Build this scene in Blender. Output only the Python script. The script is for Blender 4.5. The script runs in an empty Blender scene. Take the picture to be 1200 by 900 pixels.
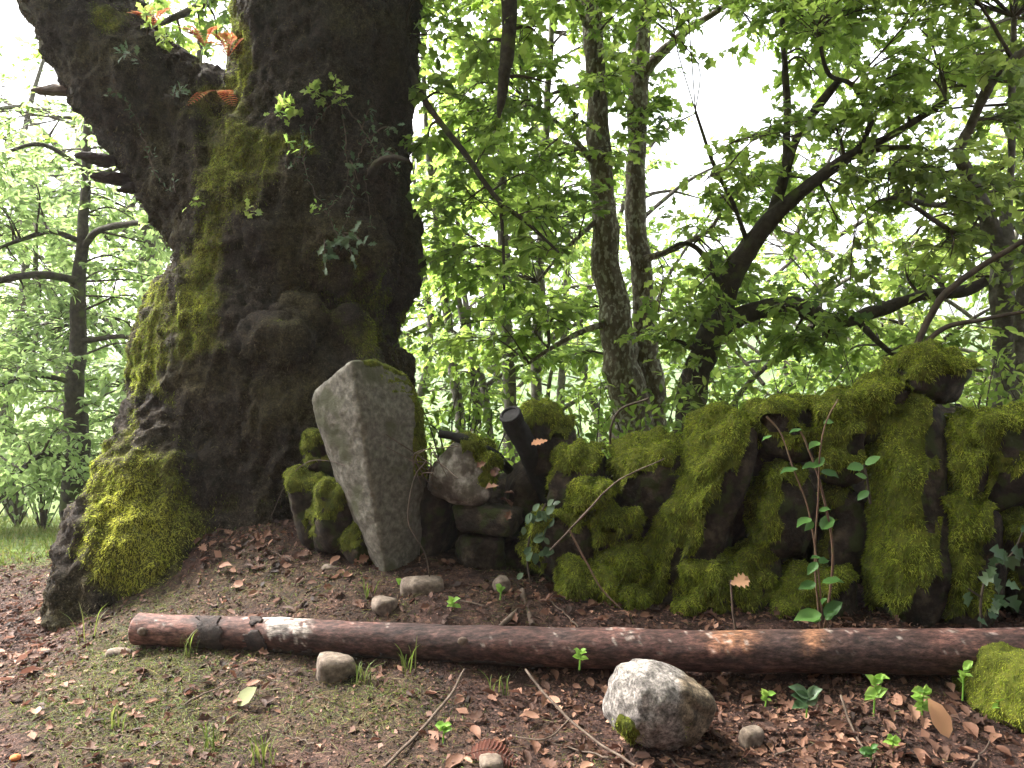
import bpy, bmesh, math, random
import numpy as np
from mathutils import Vector

# ------------------------------------------------------------------ camera, sky, sun, exposure
SC = bpy.context.scene
COL = SC.collection
H = 1.5          # eye height
FPX = 900.0      # focal length in photo pixels (1200 wide)
cam_d = bpy.data.cameras.new('camera')
cam = bpy.data.objects.new('camera', cam_d); COL.objects.link(cam)
cam.location = (0, 0, H); cam.rotation_euler = (math.radians(90), 0, 0)
cam_d.sensor_width = 36; cam_d.lens = 36 * FPX / 1200; cam_d.clip_start = .05; cam_d.clip_end = 2000
SC.camera = cam

SUN_AZ = math.radians(-62)     # from +Y towards -X : behind and to the side of the old tree
SUN_EL = math.radians(50)
world = bpy.data.worlds.new('World'); SC.world = world; world.use_nodes = True
nt = world.node_tree; nt.nodes.clear()
wo = nt.nodes.new('ShaderNodeOutputWorld'); bg = nt.nodes.new('ShaderNodeBackground')
sky = nt.nodes.new('ShaderNodeTexSky'); sky.sky_type = 'NISHITA'; sky.sun_disc = False
sky.sun_elevation = SUN_EL; sky.sun_rotation = SUN_AZ
sky.air_density = 1.0; sky.dust_density = 6.0; sky.ozone_density = 1.0
hs = nt.nodes.new('ShaderNodeHueSaturation'); hs.inputs['Saturation'].default_value = .22
nt.links.new(sky.outputs[0], hs.inputs['Color']); nt.links.new(hs.outputs[0], bg.inputs[0])
bg.inputs[1].default_value = .15
nt.links.new(bg.outputs[0], wo.inputs[0])
sun_d = bpy.data.lights.new('sun', 'SUN'); sun_d.energy = 2.4; sun_d.angle = math.radians(12); sun_d.color = (1, .95, .86)
sun = bpy.data.objects.new('sun', sun_d); COL.objects.link(sun)
sdir = Vector((math.sin(SUN_AZ) * math.cos(SUN_EL), math.cos(SUN_AZ) * math.cos(SUN_EL), math.sin(SUN_EL)))
sun.rotation_euler = sdir.to_track_quat('Z', 'Y').to_euler(); sun.location = sdir * 40
vs = SC.view_settings; vs.view_transform = 'Standard'; vs.look = 'None'; vs.exposure = 2.6; vs.gamma = 1; vs.use_curve_mapping = False
SC.render.engine = 'CYCLES'
cy = SC.cycles; cy.use_denoising = True; cy.max_bounces = 6; cy.diffuse_bounces = 4; cy.transmission_bounces = 4
cy.glossy_bounces = 2; cy.volume_bounces = 1; cy.caustics_reflective = False; cy.caustics_refractive = False

# ------------------------------------------------------------------ helpers
RNG = np.random.default_rng(7)
random.seed(7)
def W(u, v, d):
    return np.array([(u - 600) / FPX * d, d, H - (v - 450) / FPX * d])
def UVOF(P):
    return 600 + P[:, 0] / P[:, 1] * FPX, 450 - (P[:, 2] - H) / P[:, 1] * FPX
def norm(a):
    return a / np.maximum(np.linalg.norm(a, axis=-1, keepdims=True), 1e-9)
def sstep(a, b, x):
    t = np.clip((x - a) / (b - a), 0, 1); return t * t * (3 - 2 * t)
_perm = np.random.default_rng(3).permutation(512).astype(np.int64)
_perm = np.concatenate([_perm, _perm, _perm])
_grad = norm(np.random.default_rng(4).normal(size=(512, 3)))
def noise3(P):
    P = np.asarray(P, float); I = np.floor(P).astype(np.int64); f = P - I; I = I & 511
    w = f * f * f * (f * (f * 6 - 15) + 10); out = 0
    for dx in (0, 1):
        for dy in (0, 1):
            for dz in (0, 1):
                h = _perm[(_perm[(_perm[(I[:, 0] + dx) & 511] + I[:, 1] + dy) & 511] + I[:, 2] + dz) & 511]
                g = _grad[h]
                d = g[:, 0] * (f[:, 0] - dx) + g[:, 1] * (f[:, 1] - dy) + g[:, 2] * (f[:, 2] - dz)
                wx = w[:, 0] if dx else 1 - w[:, 0]; wy = w[:, 1] if dy else 1 - w[:, 1]; wz = w[:, 2] if dz else 1 - w[:, 2]
                out = out + d * wx * wy * wz
    return out * 1.6
def fbm(P, s=1.0, o=4, seed=0):
    P = np.asarray(P, float) * s + seed * 17.31; a = 1.0; t = 0; n = 0
    for i in range(o):
        t = t + a * noise3(P); n += a; a *= .5; P = P * 2.03 + 5.1
    return t / n
def ridged(P, s=1.0, o=3, seed=0):
    P = np.asarray(P, float) * s + seed * 11.7; a = 1.0; t = 0; n = 0
    for i in range(o):
        t = t + a * (1 - 2 * np.abs(noise3(P))); n += a; a *= .5; P = P * 2.1 + 3.3
    return t / n

class MB:
    """collects vertices and polygons (as flat arrays) for one mesh"""
    def __init__(s): s.V = []; s.L = []; s.C = []; s.M = []; s.T = []; s.n = 0
    def add(s, V, F, m=0, tint=None):
        V = np.asarray(V, float).reshape(-1, 3); F = np.asarray(F, np.int64)
        if len(V) == 0: return
        s.V.append(V); s.L.append((F + s.n).ravel()); s.C.append(np.full(len(F), F.shape[1])); s.M.append(np.full(len(F), m))
        s.T.append(np.zeros(len(V)) if tint is None else np.broadcast_to(np.asarray(tint, float), (len(V),)))
        s.n += len(V)
    def build(s, name, mats, parent=None, smooth=True, col=None, loc=None):
        V = np.concatenate(s.V); L = np.concatenate(s.L); C = np.concatenate(s.C); M = np.concatenate(s.M); T = np.concatenate(s.T)
        o = None
        if parent is not None: o = np.array(parent['_w'])
        elif loc is not None: o = np.array(loc, float)
        if o is not None: V = V - o
        me = bpy.data.meshes.new(name)
        me.vertices.add(len(V)); me.vertices.foreach_set('co', V.astype(np.float32).ravel())
        me.loops.add(len(L)); me.loops.foreach_set('vertex_index', L.astype(np.int32))
        me.polygons.add(len(C)); st = np.concatenate([[0], np.cumsum(C)[:-1]])
        me.polygons.foreach_set('loop_start', st.astype(np.int32))
        me.polygons.foreach_set('material_index', M.astype(np.int32))
        me.polygons.foreach_set('use_smooth', np.full(len(C), bool(smooth)))
        a = me.attributes.new('tint', 'FLOAT', 'POINT'); a.data.foreach_set('value', T.astype(np.float32))
        if col is not None:
            a = me.attributes.new('pig', 'FLOAT_COLOR', 'POINT')
            c4 = np.ones((len(V), 4), np.float32); c4[:, :3] = col; a.data.foreach_set('color', c4.ravel())
        me.update(calc_edges=True); me.validate()
        for mm in (mats if isinstance(mats, (list, tuple)) else [mats]): me.materials.append(mm)
        ob = bpy.data.objects.new(name, me); COL.objects.link(ob)
        if parent is not None:
            ob.parent = parent if '_own' not in parent else parent; 
        elif o is not None: ob.location = o
        ob['_w'] = [float(q) for q in (o if o is not None else (0, 0, 0))]
        return ob
def tag(o, label, cat, group=None):
    o['label'] = label; o['category'] = cat
    if group: o['group'] = group
    return o
def thing(name, label, cat, loc, group=None):
    o = bpy.data.objects.new(name, None); COL.objects.link(o); o.empty_display_size = .1
    o.location = tuple(float(q) for q in loc); o['_w'] = [float(q) for q in loc]
    return tag(o, label, cat, group)

def spline(P, n):
    """Catmull-Rom through the rows of P (any number of columns), n samples"""
    P = np.asarray(P, float)
    if len(P) == 2: t = np.linspace(0, 1, n)[:, None]; return P[0] * (1 - t) + P[1] * t
    Q = np.vstack([2 * P[0] - P[1], P, 2 * P[-1] - P[-2]])
    seg = np.linspace(0, len(P) - 1 - 1e-6, n); i = seg.astype(int); t = (seg - i)[:, None]
    a, b, c, d = Q[i], Q[i + 1], Q[i + 2], Q[i + 3]
    return .5 * ((2 * b) + (c - a) * t + (2 * a - 5 * b + 4 * c - d) * t * t + (3 * b - a - 3 * c + d) * t ** 3)
def frames(P):
    T = norm(np.gradient(P, axis=0)); n = len(P); X = np.zeros((n, 3))
    x = np.cross(T[0], [0.31, .95, .1]); x /= np.linalg.norm(x)
    for i in range(n):
        x = x - T[i] * x.dot(T[i]); x /= max(np.linalg.norm(x), 1e-9); X[i] = x
    return T, X, np.cross(T, X)
def tube_vf(P, R, k=8, caps=True):
    P = np.asarray(P, float); R = np.broadcast_to(np.asarray(R, float), (len(P),)); n = len(P)
    T, X, Y = frames(P); a = np.arange(k) * 2 * math.pi / k
    V = P[:, None] + R[:, None, None] * (X[:, None] * np.cos(a)[None, :, None] + Y[:, None] * np.sin(a)[None, :, None])
    i = np.arange(n - 1)[:, None]; j = np.arange(k)[None]; j2 = (j + 1) % k
    F = np.stack([i * k + j, i * k + j2, (i + 1) * k + j2, (i + 1) * k + j], -1).reshape(-1, 4)
    V = V.reshape(-1, 3)
    return V, F
def cap_vf(V, k, n):
    c0 = V[:k].mean(0); c1 = V[-k:].mean(0); m = len(V)
    j = np.arange(k); j2 = (j + 1) % k
    F = np.vstack([np.stack([np.full(k, m), j2, j], -1), np.stack([np.full(k, m + 1), (n - 1) * k + j, (n - 1) * k + j2], -1)])
    return np.vstack([V, c0, c1]), F
def add_tube(mb, P, R, k=8, m=0, tint=0, rough=0, rs=8):
    V, F = tube_vf(P, R, k)
    if rough:
        C = np.repeat(np.asarray(P), k, 0); N = norm(V - C); r = np.linalg.norm(V - C, axis=1)
        V = V + N * (r * rough * (fbm(V, rs, 3) ))[:, None]
    V2, F2 = cap_vf(V, k, len(P)); mb.add(V, F, m, tint); mb.add(np.vstack([V2]), F2, m, tint)

# ---------- leaves and blades
def _leaf_t(side):
    mid = [(0, 0, 0)] + [(0, y, -.02 * math.sin(y * 3)) for y in (.33, .68)] + [(0, 1, -.1)]
    V = list(mid); F = []
    for sg in (1, -1):
        st = len(V); V += [(sg * x, y, .22 * x) for x, y in side]; idx = [0] + list(range(st, len(V))) + [3]
        ys = [V[i][1] for i in idx]
        for a, b in zip(idx[:-1], idx[1:]):
            ym = (V[a][1] + V[b][1]) / 2; c = 1 if ym < .5 else 2
            tri = (a, b, c) if sg > 0 else (b, a, c)
            if len(set(tri)) == 3: F.append(tri)
        tri = (0, idx[1], 1)
        k = min(range(1, len(idx) - 1), key=lambda q: abs(ys[q] - .5)); tri = (1, idx[k], 2)
        F.append(tri if sg > 0 else (tri[1], tri[0], tri[2]))
    return np.array(V), np.array(F)
LEAF_OVAL = _leaf_t([(.15, .15), (.23, .42), (.17, .75)])
LEAF_OAK = _leaf_t([(.08, .2), (.25, .4), (.12, .52), (.29, .7), (.1, .85)])
LEAF_OAKD = _leaf_t([(.1, .12), (.07, .22), (.2, .34), (.12, .44), (.27, .56), (.15, .66), (.24, .78), (.1, .86), (.1, .95)])
LEAF_LONG = _leaf_t([(.11, .15), (.16, .45), (.11, .78)])
LEAF_IVY = _leaf_t([(.36, .02), (.2, .28), (.42, .42), (.16, .66)])
def _curl(t, z, x=1.0): return (t[0] * [x, 1, z] + np.column_stack([t[0][:, 1] * 0, t[0][:, 1] * 0, .25 * (z - 1) * (t[0][:, 1] - .5) ** 2]), t[1])
LEAF_CURL = _curl(LEAF_OVAL, 3.0); LEAF_OAKC = _curl(LEAF_OAK, 2.6); LEAF_THIN = _curl(LEAF_OVAL, 1.8, .55)
LEAF_QUAD = (np.array([(0, 0, 0), (.27, .42, .05), (0, 1, -.06), (-.27, .42, .05)]), np.array([(0, 1, 2), (0, 2, 3)]))
def place_leaves(mb, P, D, N, S, tmpl, m=0, tint=None, xs=1.0):
    """leaf blades at P pointing along D with upper side N, size S"""
    n = len(P)
    if n == 0: return
    D = norm(D); X = norm(np.cross(D, N)); N = np.cross(X, D); T, F = tmpl; k = len(T)
    S = np.broadcast_to(np.asarray(S, float), (n,))
    V = P[:, None] + S[:, None, None] * (T[None, :, 0, None] * X[:, None] * xs + T[None, :, 1, None] * D[:, None] + T[None, :, 2, None] * N[:, None])
    Fa = (np.arange(n) * k)[:, None, None] + F[None]
    t = RNG.random(n) if tint is None else np.broadcast_to(tint, (n,))
    mb.add(V.reshape(-1, 3), Fa.reshape(-1, 3), m, np.repeat(t, k))
def place_blades(mb, P, D, S, Wd, droop=.4, m=0, tint=None, side=None):
    """three-triangle strands bending under gravity"""
    n = len(P)
    if n == 0: return
    D = norm(D); S = np.broadcast_to(np.asarray(S, float), (n,))[:, None]; Wd = np.broadcast_to(np.asarray(Wd, float), (n,))[:, None]
    X = norm(np.cross(D, RNG.normal(size=(n, 3))))
    mid = P + D * S * .55 + np.array([0, 0, -1]) * S * droop * .18; tip = P + D * S * .95 + np.array([0, 0, -1]) * S * droop * .75
    V = np.stack([P - X * Wd * .5, P + X * Wd * .5, mid - X * Wd * .4, mid + X * Wd * .4, tip], 1)
    F = np.array([(0, 1, 3), (0, 3, 2), (2, 3, 4)])
    Fa = (np.arange(n) * 5)[:, None, None] + F[None]
    t = RNG.random(n) if tint is None else np.broadcast_to(tint, (n,))
    mb.add(V.reshape(-1, 3), Fa.reshape(-1, 3), m, np.repeat(t, 5))
def sample_mesh(V, F, NV, wt, n):
    """n points on triangles F of V, weight wt per vertex; returns points, normals, index of a corner"""
    A = V[F[:, 0]]; B = V[F[:, 1]]; C = V[F[:, 2]]
    ar = np.linalg.norm(np.cross(B - A, C - A), axis=1) * wt[F].mean(1)
    if ar.sum() <= 0 or n <= 0: return np.zeros((0, 3)), np.zeros((0, 3)), np.zeros(0, int)
    i = RNG.choice(len(F), n, p=ar / ar.sum()); r1 = np.sqrt(RNG.random(n))[:, None]; r2 = RNG.random(n)[:, None]
    P = A[i] * (1 - r1) + B[i] * r1 * (1 - r2) + C[i] * r1 * r2
    return P, norm(NV[F[i]].mean(1)), F[i, 0]
def vnormals(V, F):
    fn = np.cross(V[F[:, 1]] - V[F[:, 0]], V[F[:, 2]] - V[F[:, 0]]); N = np.zeros_like(V)
    for c in range(3): np.add.at(N, F[:, c], fn)
    return norm(N)
def area(V, F, wt):
    return (.5 * np.linalg.norm(np.cross(V[F[:, 1]] - V[F[:, 0]], V[F[:, 2]] - V[F[:, 0]]), axis=1) * wt[F].mean(1)).sum()

# ------------------------------------------------------------------ materials
def mat(name, ramp, scale=6, detail=6, bump=.3, bscale=40, rough=.85, attr=None, transl=0, stretch=None, distort=0.0, ramp2=None, s2=3, pos=None, spec=.25, bdist=.01, mixn=0.0, fine=3.6):
    """ramp: list of colours over noise (or over the attribute 'tint' / the pigment attribute 'pig')"""
    m = bpy.data.materials.new(name); m.use_nodes = True; t = m.node_tree; t.nodes.clear(); N = t.nodes.new; L = t.links.new
    out = N('ShaderNodeOutputMaterial'); pb = N('ShaderNodeBsdfPrincipled'); pb.inputs['Roughness'].default_value = rough
    pb.inputs['Specular IOR Level'].default_value = spec
    tc = N('ShaderNodeTexCoord'); mp = N('ShaderNodeMapping'); L(tc.outputs['Object'], mp.inputs[0])
    if stretch: mp.inputs['Scale'].default_value = stretch
    no = N('ShaderNodeTexNoise'); no.inputs['Scale'].default_value = scale; no.inputs['Detail'].default_value = detail; no.inputs['Distortion'].default_value = distort
    no.inputs['Roughness'].default_value = .62
    L(mp.outputs[0], no.inputs['Vector'])
    def rampnode(cols, ps=None):
        r = N('ShaderNodeValToRGB'); e = r.color_ramp.elements; n = len(cols)
        ps = ps or [i / (n - 1) for i in range(n)]
        while len(e) < n: e.new(.5)
        for i in range(n): e[i].position = ps[i]; e[i].color = (*cols[i], 1)
        return r
    n_ = len(ramp) if ramp else 0
    if attr == 'tint':
        at = N('ShaderNodeAttribute'); at.attribute_name = 'tint'; r = rampnode(ramp, pos)
        ad = N('ShaderNodeMath'); ad.operation = 'MULTIPLY_ADD'; L(no.outputs['Fac'], ad.inputs[0]); ad.inputs[1].default_value = mixn; 
        sb = N('ShaderNodeMath'); sb.operation = 'SUBTRACT'; L(at.outputs['Fac'], sb.inputs[0]); sb.inputs[1].default_value = mixn * .5
        L(sb.outputs[0], ad.inputs[2]); L(ad.outputs[0], r.inputs[0]); colr = r.outputs[0]
    elif attr == 'pig':
        at = N('ShaderNodeAttribute'); at.attribute_name = 'pig'
        r = rampnode([(.3,) * 3, (.9,) * 3, (1.7,) * 3], [.3, .5, .72]); L(no.outputs['Fac'], r.inputs[0])
        mx = N('ShaderNodeMix'); mx.data_type = 'RGBA'; mx.blend_type = 'MULTIPLY'; mx.inputs[0].default_value = 1
        L(at.outputs['Color'], mx.inputs[6]); L(r.outputs[0], mx.inputs[7])
        nf = N('ShaderNodeTexNoise'); nf.inputs['Scale'].default_value = scale * fine; nf.inputs['Detail'].default_value = 6; nf.inputs['Roughness'].default_value = .7; L(mp.outputs[0], nf.inputs['Vector'])
        rf = rampnode([(.25,) * 3, (.95,) * 3, (2.0,) * 3], [.34, .5, .68]); L(nf.outputs['Fac'], rf.inputs[0])
        my = N('ShaderNodeMix'); my.data_type = 'RGBA'; my.blend_type = 'MULTIPLY'; my.inputs[0].default_value = 1
        L(mx.outputs[2], my.inputs[6]); L(rf.outputs[0], my.inputs[7]); colr = my.outputs[2]
    else:
        r = rampnode(ramp, pos or [.3 + .4 * i / (n_ - 1) for i in range(n_)]); L(no.outputs['Fac'], r.inputs[0]); colr = r.outputs[0]
    if ramp2:
        n2 = N('ShaderNodeTexNoise'); n2.inputs['Scale'].default_value = s2; n2.inputs['Detail'].default_value = 5; L(mp.outputs[0], n2.inputs['Vector'])
        r2 = rampnode([(0, 0, 0), (1, 1, 1)], [ramp2[1], ramp2[1] + .08]); L(n2.outputs['Fac'], r2.inputs[0])
        mx = N('ShaderNodeMix'); mx.data_type = 'RGBA'; L(r2.outputs[0], mx.inputs[0]); L(colr, mx.inputs[6]); mx.inputs[7].default_value = (*ramp2[0], 1); colr = mx.outputs[2]
    L(colr, pb.inputs['Base Color'])
    if bump:
        nb = N('ShaderNodeTexNoise'); nb.inputs['Scale'].default_value = bscale; nb.inputs['Detail'].default_value = 8; nb.inputs['Roughness'].default_value = .7; L(mp.outputs[0], nb.inputs['Vector'])
        b = N('ShaderNodeBump'); b.inputs['Strength'].default_value = bump; b.inputs['Distance'].default_value = bdist
        L(nb.outputs['Fac'], b.inputs['Height']); L(b.outputs[0], pb.inputs['Normal'])
    if transl:
        tr = N('ShaderNodeBsdfTranslucent'); ms = N('ShaderNodeMixShader'); ms.inputs[0].default_value = transl
        hsv = N('ShaderNodeHueSaturation'); hsv.inputs['Hue'].default_value = .488; hsv.inputs['Saturation'].default_value = .98; hsv.inputs['Value'].default_value = 2.1
        L(colr, hsv.inputs['Color']); L(hsv.outputs[0], tr.inputs['Color'])
        L(pb.outputs[0], ms.inputs[1]); L(tr.outputs[0], ms.inputs[2]); L(ms.outputs[0], out.inputs[0])
    else: L(pb.outputs[0], out.inputs[0])
    return m

M = {}
M['ground'] = mat('ground', None, scale=22, bump=.9, bscale=55, attr='pig', rough=.95, bdist=.02)
M['litter'] = mat('litter', [(.018, .009, .006), (.065, .031, .02), (.15, .074, .047), (.32, .18, .12)], attr='tint', bump=.2, bscale=120, rough=.7, transl=.12)
M['debris'] = mat('debris', [(.008, .004, .003), (.04, .02, .015), (.11, .058, .043), (.26, .165, .13)], attr='tint', bump=0, rough=.85)
M['grass'] = mat('grass', [(.028, .05, .008), (.078, .115, .019), (.15, .125, .05)], attr='tint', bump=0, transl=.35, rough=.6)
M['moss'] = mat('moss', [(.016, .024, .004), (.075, .105, .013), (.21, .26, .028), (.4, .42, .06)], attr='tint', bump=0, transl=.3, rough=.8, spec=.1)
M['moss_bed'] = mat('moss_bed', [(.025, .03, .006), (.08, .09, .014), (.12, .12, .02)], scale=30, bump=.8, bscale=90, rough=.95, spec=.1)
M['bark'] = mat('bark', None, scale=26, bump=1.0, bscale=60, attr='pig', rough=.95, bdist=.025, spec=.15)
M['fuzz'] = mat('fuzz', [(.016, .012, .008), (.065, .048, .032), (.15, .13, .07)], attr='tint', bump=0, rough=.95, spec=.1)
M['wall_stone'] = mat('wall_stone', [(.007, .0055, .004), (.03, .021, .015), (.1, .075, .052)], scale=12, detail=9, bump=1, bscale=40, ramp2=((.035, .042, .012), .53), s2=9, bdist=.025)
M['pale_stone'] = mat('pale_stone', [(.04, .033, .026), (.12, .105, .09), (.42, .39, .36)], scale=11, bump=.6, bscale=45)
M['standing_stone'] = mat('standing_stone', [(.055, .05, .039), (.12, .11, .088), (.21, .195, .16)], scale=30, detail=10, bump=.8, bscale=90, ramp2=((.075, .075, .045), .55), s2=4, bdist=.008)
M['boulder'] = mat('boulder', None, scale=20, bump=.6, bscale=70, attr='pig', rough=.85)
M['pebble'] = mat('pebble', [(.05, .037, .028), (.13, .1, .078), (.24, .19, .15)], scale=30, detail=9, bump=.5, bscale=80)
M['log'] = mat('log', None, scale=35, bump=.5, bscale=60, attr='pig', fine=2.2, rough=.75, stretch=(.35, 1, 1), bdist=.008, spec=.25)
M['log_bark'] = mat('log_bark', [(.012, .009, .008), (.03, .022, .02), (.06, .04, .035)], scale=30, bump=.9, bscale=70)
M['char'] = mat('char', [(.004, .004, .004), (.012, .011, .011), (.02, .018, .018)], scale=20, bump=.6, bscale=60, rough=.8)
M['lichen_bark'] = mat('lichen_bark', [(.06, .046, .034), (.13, .105, .08), (.21, .18, .145)], scale=22, bump=.9, bscale=40, ramp2=((.36, .35, .3), .52), s2=30, stretch=(1, 1, .6), bdist=.02)
M['dark_bark'] = mat('dark_bark', [(.02, .016, .012), (.045, .037, .027), (.075, .063, .045)], scale=18, bump=.9, bscale=45, ramp2=((.07, .085, .025), .56), s2=5, bdist=.02)
M['grey_bark'] = mat('grey_bark', [(.05, .045, .035), (.11, .1, .08), (.19, .18, .145)], scale=16, bump=.8, bscale=45, bdist=.02)
M['twig'] = mat('twig', [(.03, .022, .016), (.06, .045, .033), (.11, .09, .065)], scale=14, bump=.3)
M['dry_twig'] = mat('dry_twig', [(.04, .028, .02), (.085, .06, .045), (.15, .115, .09)], scale=18, bump=.4)
M['red_stem'] = mat('red_stem', [(.08, .045, .03), (.13, .075, .05), (.1, .085, .04)], scale=14, bump=.2)
M['leaf'] = mat('leaf', [(.045, .085, .02), (.105, .175, .03), (.195, .285, .055), (.32, .41, .1)], attr='tint', bump=0, transl=.62, rough=.45, spec=.35)
M['leaf_dark'] = mat('leaf_dark', [(.045, .078, .018), (.09, .14, .026), (.16, .22, .045), (.26, .32, .085)], attr='tint', bump=0, transl=.58, rough=.45, spec=.35)
M['leaf_cool'] = mat('leaf_cool', [(.075, .13, .045), (.15, .225, .08), (.24, .33, .125), (.36, .45, .2)], attr='tint', bump=0, transl=.6, rough=.5)  # pale greens with part of the distance haze mixed into the leaf colour
M['leaf_glossy'] = mat('leaf_glossy', [(.035, .095, .02), (.06, .15, .03), (.1, .21, .045)], attr='tint', bump=.15, bscale=150, transl=.35, rough=.5, spec=.3)
M['ivy_leaf'] = mat('ivy_leaf', [(.025, .06, .022), (.05, .095, .04), (.085, .13, .06)], attr='tint', bump=.1, bscale=150, transl=.2, rough=.45, spec=.35)
M['seedling_leaf'] = mat('seedling_leaf', [(.14, .26, .045), (.2, .36, .06), (.28, .42, .09)], attr='tint', bump=.1, transl=.35, rough=.45)
M['fern_rust'] = mat('fern_rust', [(.3, .09, .03), (.42, .16, .06), (.3, .22, .07)], attr='tint', bump=0, transl=.4)
M['dead_fern'] = mat('dead_fern', [(.06, .02, .014), (.1, .034, .022), (.13, .05, .034)], attr='tint', bump=0, transl=.2)
M['orange_leaf'] = mat('orange_leaf', [(.28, .13, .07), (.4, .22, .12), (.5, .3, .18)], attr='tint', bump=.2, transl=.3)
M['pale_leaf'] = mat('pale_leaf', [(.15, .17, .08), (.2, .22, .11), (.24, .25, .13)], attr='tint', bump=.2, transl=.2)
M['hill'] = mat('hill', [(.035, .06, .02), (.06, .1, .03), (.1, .14, .045)], scale=.25, bump=.4, bscale=1, bdist=.6)
M['orange_cap'] = mat('orange_cap', [(.45, .1, .03), (.55, .16, .05), (.5, .2, .08)], scale=30, bump=.1)

# ------------------------------------------------------------------ ground
ctrl = [W(u, v, d) for u, v, d in [
    (-200, 900, 3.0), (0, 900, 3.0), (300, 900, 3.0), (600, 900, 3.0), (900, 900, 3.0), (1250, 900, 3.0),
    (160, 757, 4.1), (400, 776, 3.95), (600, 796, 3.8), (750, 812, 3.68), (900, 820, 3.62), (1200, 820, 3.55),
    (0, 800, 3.9), (-150, 760, 4.4), (0, 690, 5.6), (60, 745, 4.6), (140, 742, 4.3), (130, 800, 3.75),
    (230, 692, 4.6), (300, 690, 4.55), (400, 690, 4.4), (500, 700, 4.25), (600, 705, 4.2), (250, 622, 5.05), (300, 612, 5.1), (350, 612, 5.1),
    (400, 650, 4.75), (450, 668, 4.6), (700, 738, 4.05), (900, 750, 3.93), (1050, 750, 3.88), (1250, 750, 3.8)]]
ctrl += [np.array(q, float) for q in [(-3, 1, -.06), (0, 1, -.06), (3, 1, -.06), (0, -1, -.06), (-5, -1, -.06), (5, -1, -.06),
    (.5, 5.2, .25), (2, 5.0, .25), (3.5, 4.8, .3), (5, 4.5, .3), (.5, 7, -.35), (2.5, 7, -.35), (5, 7, -.3), (0, 10, -1.2), (4, 10, -1.2), (8, 10, -1.2),
    (-5, 6, -.02), (-6, 8, -.1), (-7, 12, -.6), (-4, 9, -.3), (-1.8, 6.2, .6), (-1.6, 7.6, .1), (-3.6, 6.6, 0.03), (-2.9, 5.5, .1), (-8, 4, -.05), (-1, 12, -1.6)]]
ctrl = np.array(ctrl)
def gbase(x, y):
    far = np.maximum(y - 8, 0)
    up = np.maximum(-1.2 - y, 0)  # unseen steep rise behind the camera, added to block low sky light
    return -.28 * far * np.exp(-far / 60) * (.35 + .65 * sstep(-14, 0, x)) + 1.4 * up * np.exp(-up / 26)
def _kern(r): return r
_D = np.linalg.norm(ctrl[:, None, :2] - ctrl[None, :, :2], axis=-1)
_w = np.linalg.solve(_kern(_D) + np.eye(len(ctrl)) * -.02, ctrl[:, 2] - gbase(ctrl[:, 0], ctrl[:, 1]))
def gz(x, y, fine=True):
    x = np.asarray(x, float); y = np.asarray(y, float); sh = x.shape; x = x.ravel(); y = y.ravel(); z = np.zeros_like(x)
    for i in range(0, len(x), 40000):
        a = np.stack([x[i:i + 40000], y[i:i + 40000]], 1)
        r = np.linalg.norm(a[:, None] - ctrl[None, :, :2], axis=-1)
        z[i:i + 40000] = r @ _w
    rr = np.hypot(x, y - 5); z = z * (1 - sstep(7, 16, rr)) + gbase(x, y)
    P = np.stack([x, y, np.zeros_like(x)], 1)
    z = z + .03 * fbm(P, 1.6, 3, 2) * (1 - sstep(20, 40, rr)) + .12 * fbm(P, .3, 2, 5) * sstep(7, 14, rr)
    if fine: z = z + .026 * fbm(P, 6, 4, 9) + .011 * fbm(P, 26, 2, 4)
    return z.reshape(sh)
def axis(a, b, st, lo, hi):
    m = np.arange(a, b, st); out = [b]; s = st
    while out[-1] < hi: s *= 1.22; out.append(out[-1] + s)
    lo_ = [a]; s = st
    while lo_[-1] > lo: s *= 1.22; lo_.append(lo_[-1] - s)
    return np.array(lo_[::-1][:-1] + list(m) + out)
gx = axis(-4.4, 3.4, .026, -150, 150); gy = axis(2.6, 6.6, .026, -40, 190)
GX, GY = np.meshgrid(gx, gy); GZ = gz(GX, GY)
V = np.stack([GX, GY, GZ], -1).reshape(-1, 3); nx, ny = len(gx), len(gy)
I, J = np.meshgrid(np.arange(nx - 1), np.arange(ny - 1)); b_ = (J * nx + I).ravel()
F = np.stack([b_, b_ + 1, b_ + nx + 1, b_ + nx], 1)
# pigment: bare brown soil and litter, mossy turf on the near side, meadow beyond the path
def turf_mask(P):
    u, v = UVOF(np.stack([P[:, 0], np.maximum(P[:, 1], .6), P[:, 2]], 1))
    n = fbm(P * [1, 1, 0], 2.2, 4, 21)
    m = .12 + .8 * np.exp(-((u - 130) / 150) ** 2 - ((v - 830) / 95) ** 2) + .45 * np.exp(-((u - 420) / 130) ** 2 - ((v - 810) / 45) ** 2) \
        + .4 * np.exp(-((u - 380) / 120) ** 2 - ((v - 690) / 22) ** 2) + .5 * np.exp(-((u - 190) / 60) ** 2 - ((v - 750) / 50) ** 2) - .25 * sstep(620, 800, u)
    m = m - .6 * np.exp(-((u - 20) / 60) ** 2 - ((v - 760) / 50) ** 2) - .5 * np.exp(-((u + 10) / 40) ** 2 - ((v - 860) / 60) ** 2)
    return np.clip(m + n * .75, 0, 1)
P = V
tm = turf_mask(P); meadow = sstep(6.0, 6.8, P[:, 1] + .25 * fbm(P, 1.2, 3)) * sstep(-2.2, -3.2, P[:, 0]); meadow = np.maximum(meadow, sstep(6.5, 9, P[:, 1]))
n1 = fbm(P, 5, 4, 6)[:, None]
soil = np.array([.05, .026, .02]) * (1 + .7 * n1); turf = np.array([.046, .042, .015]) * (1 + .6 * n1); mead = np.array([.09, .13, .03]) * (1 + .4 * n1)
colr = soil * (1 - tm[:, None] * .75) + turf * tm[:, None] * .75
colr = colr * (1 - meadow[:, None]) + mead * meadow[:, None]
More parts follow.
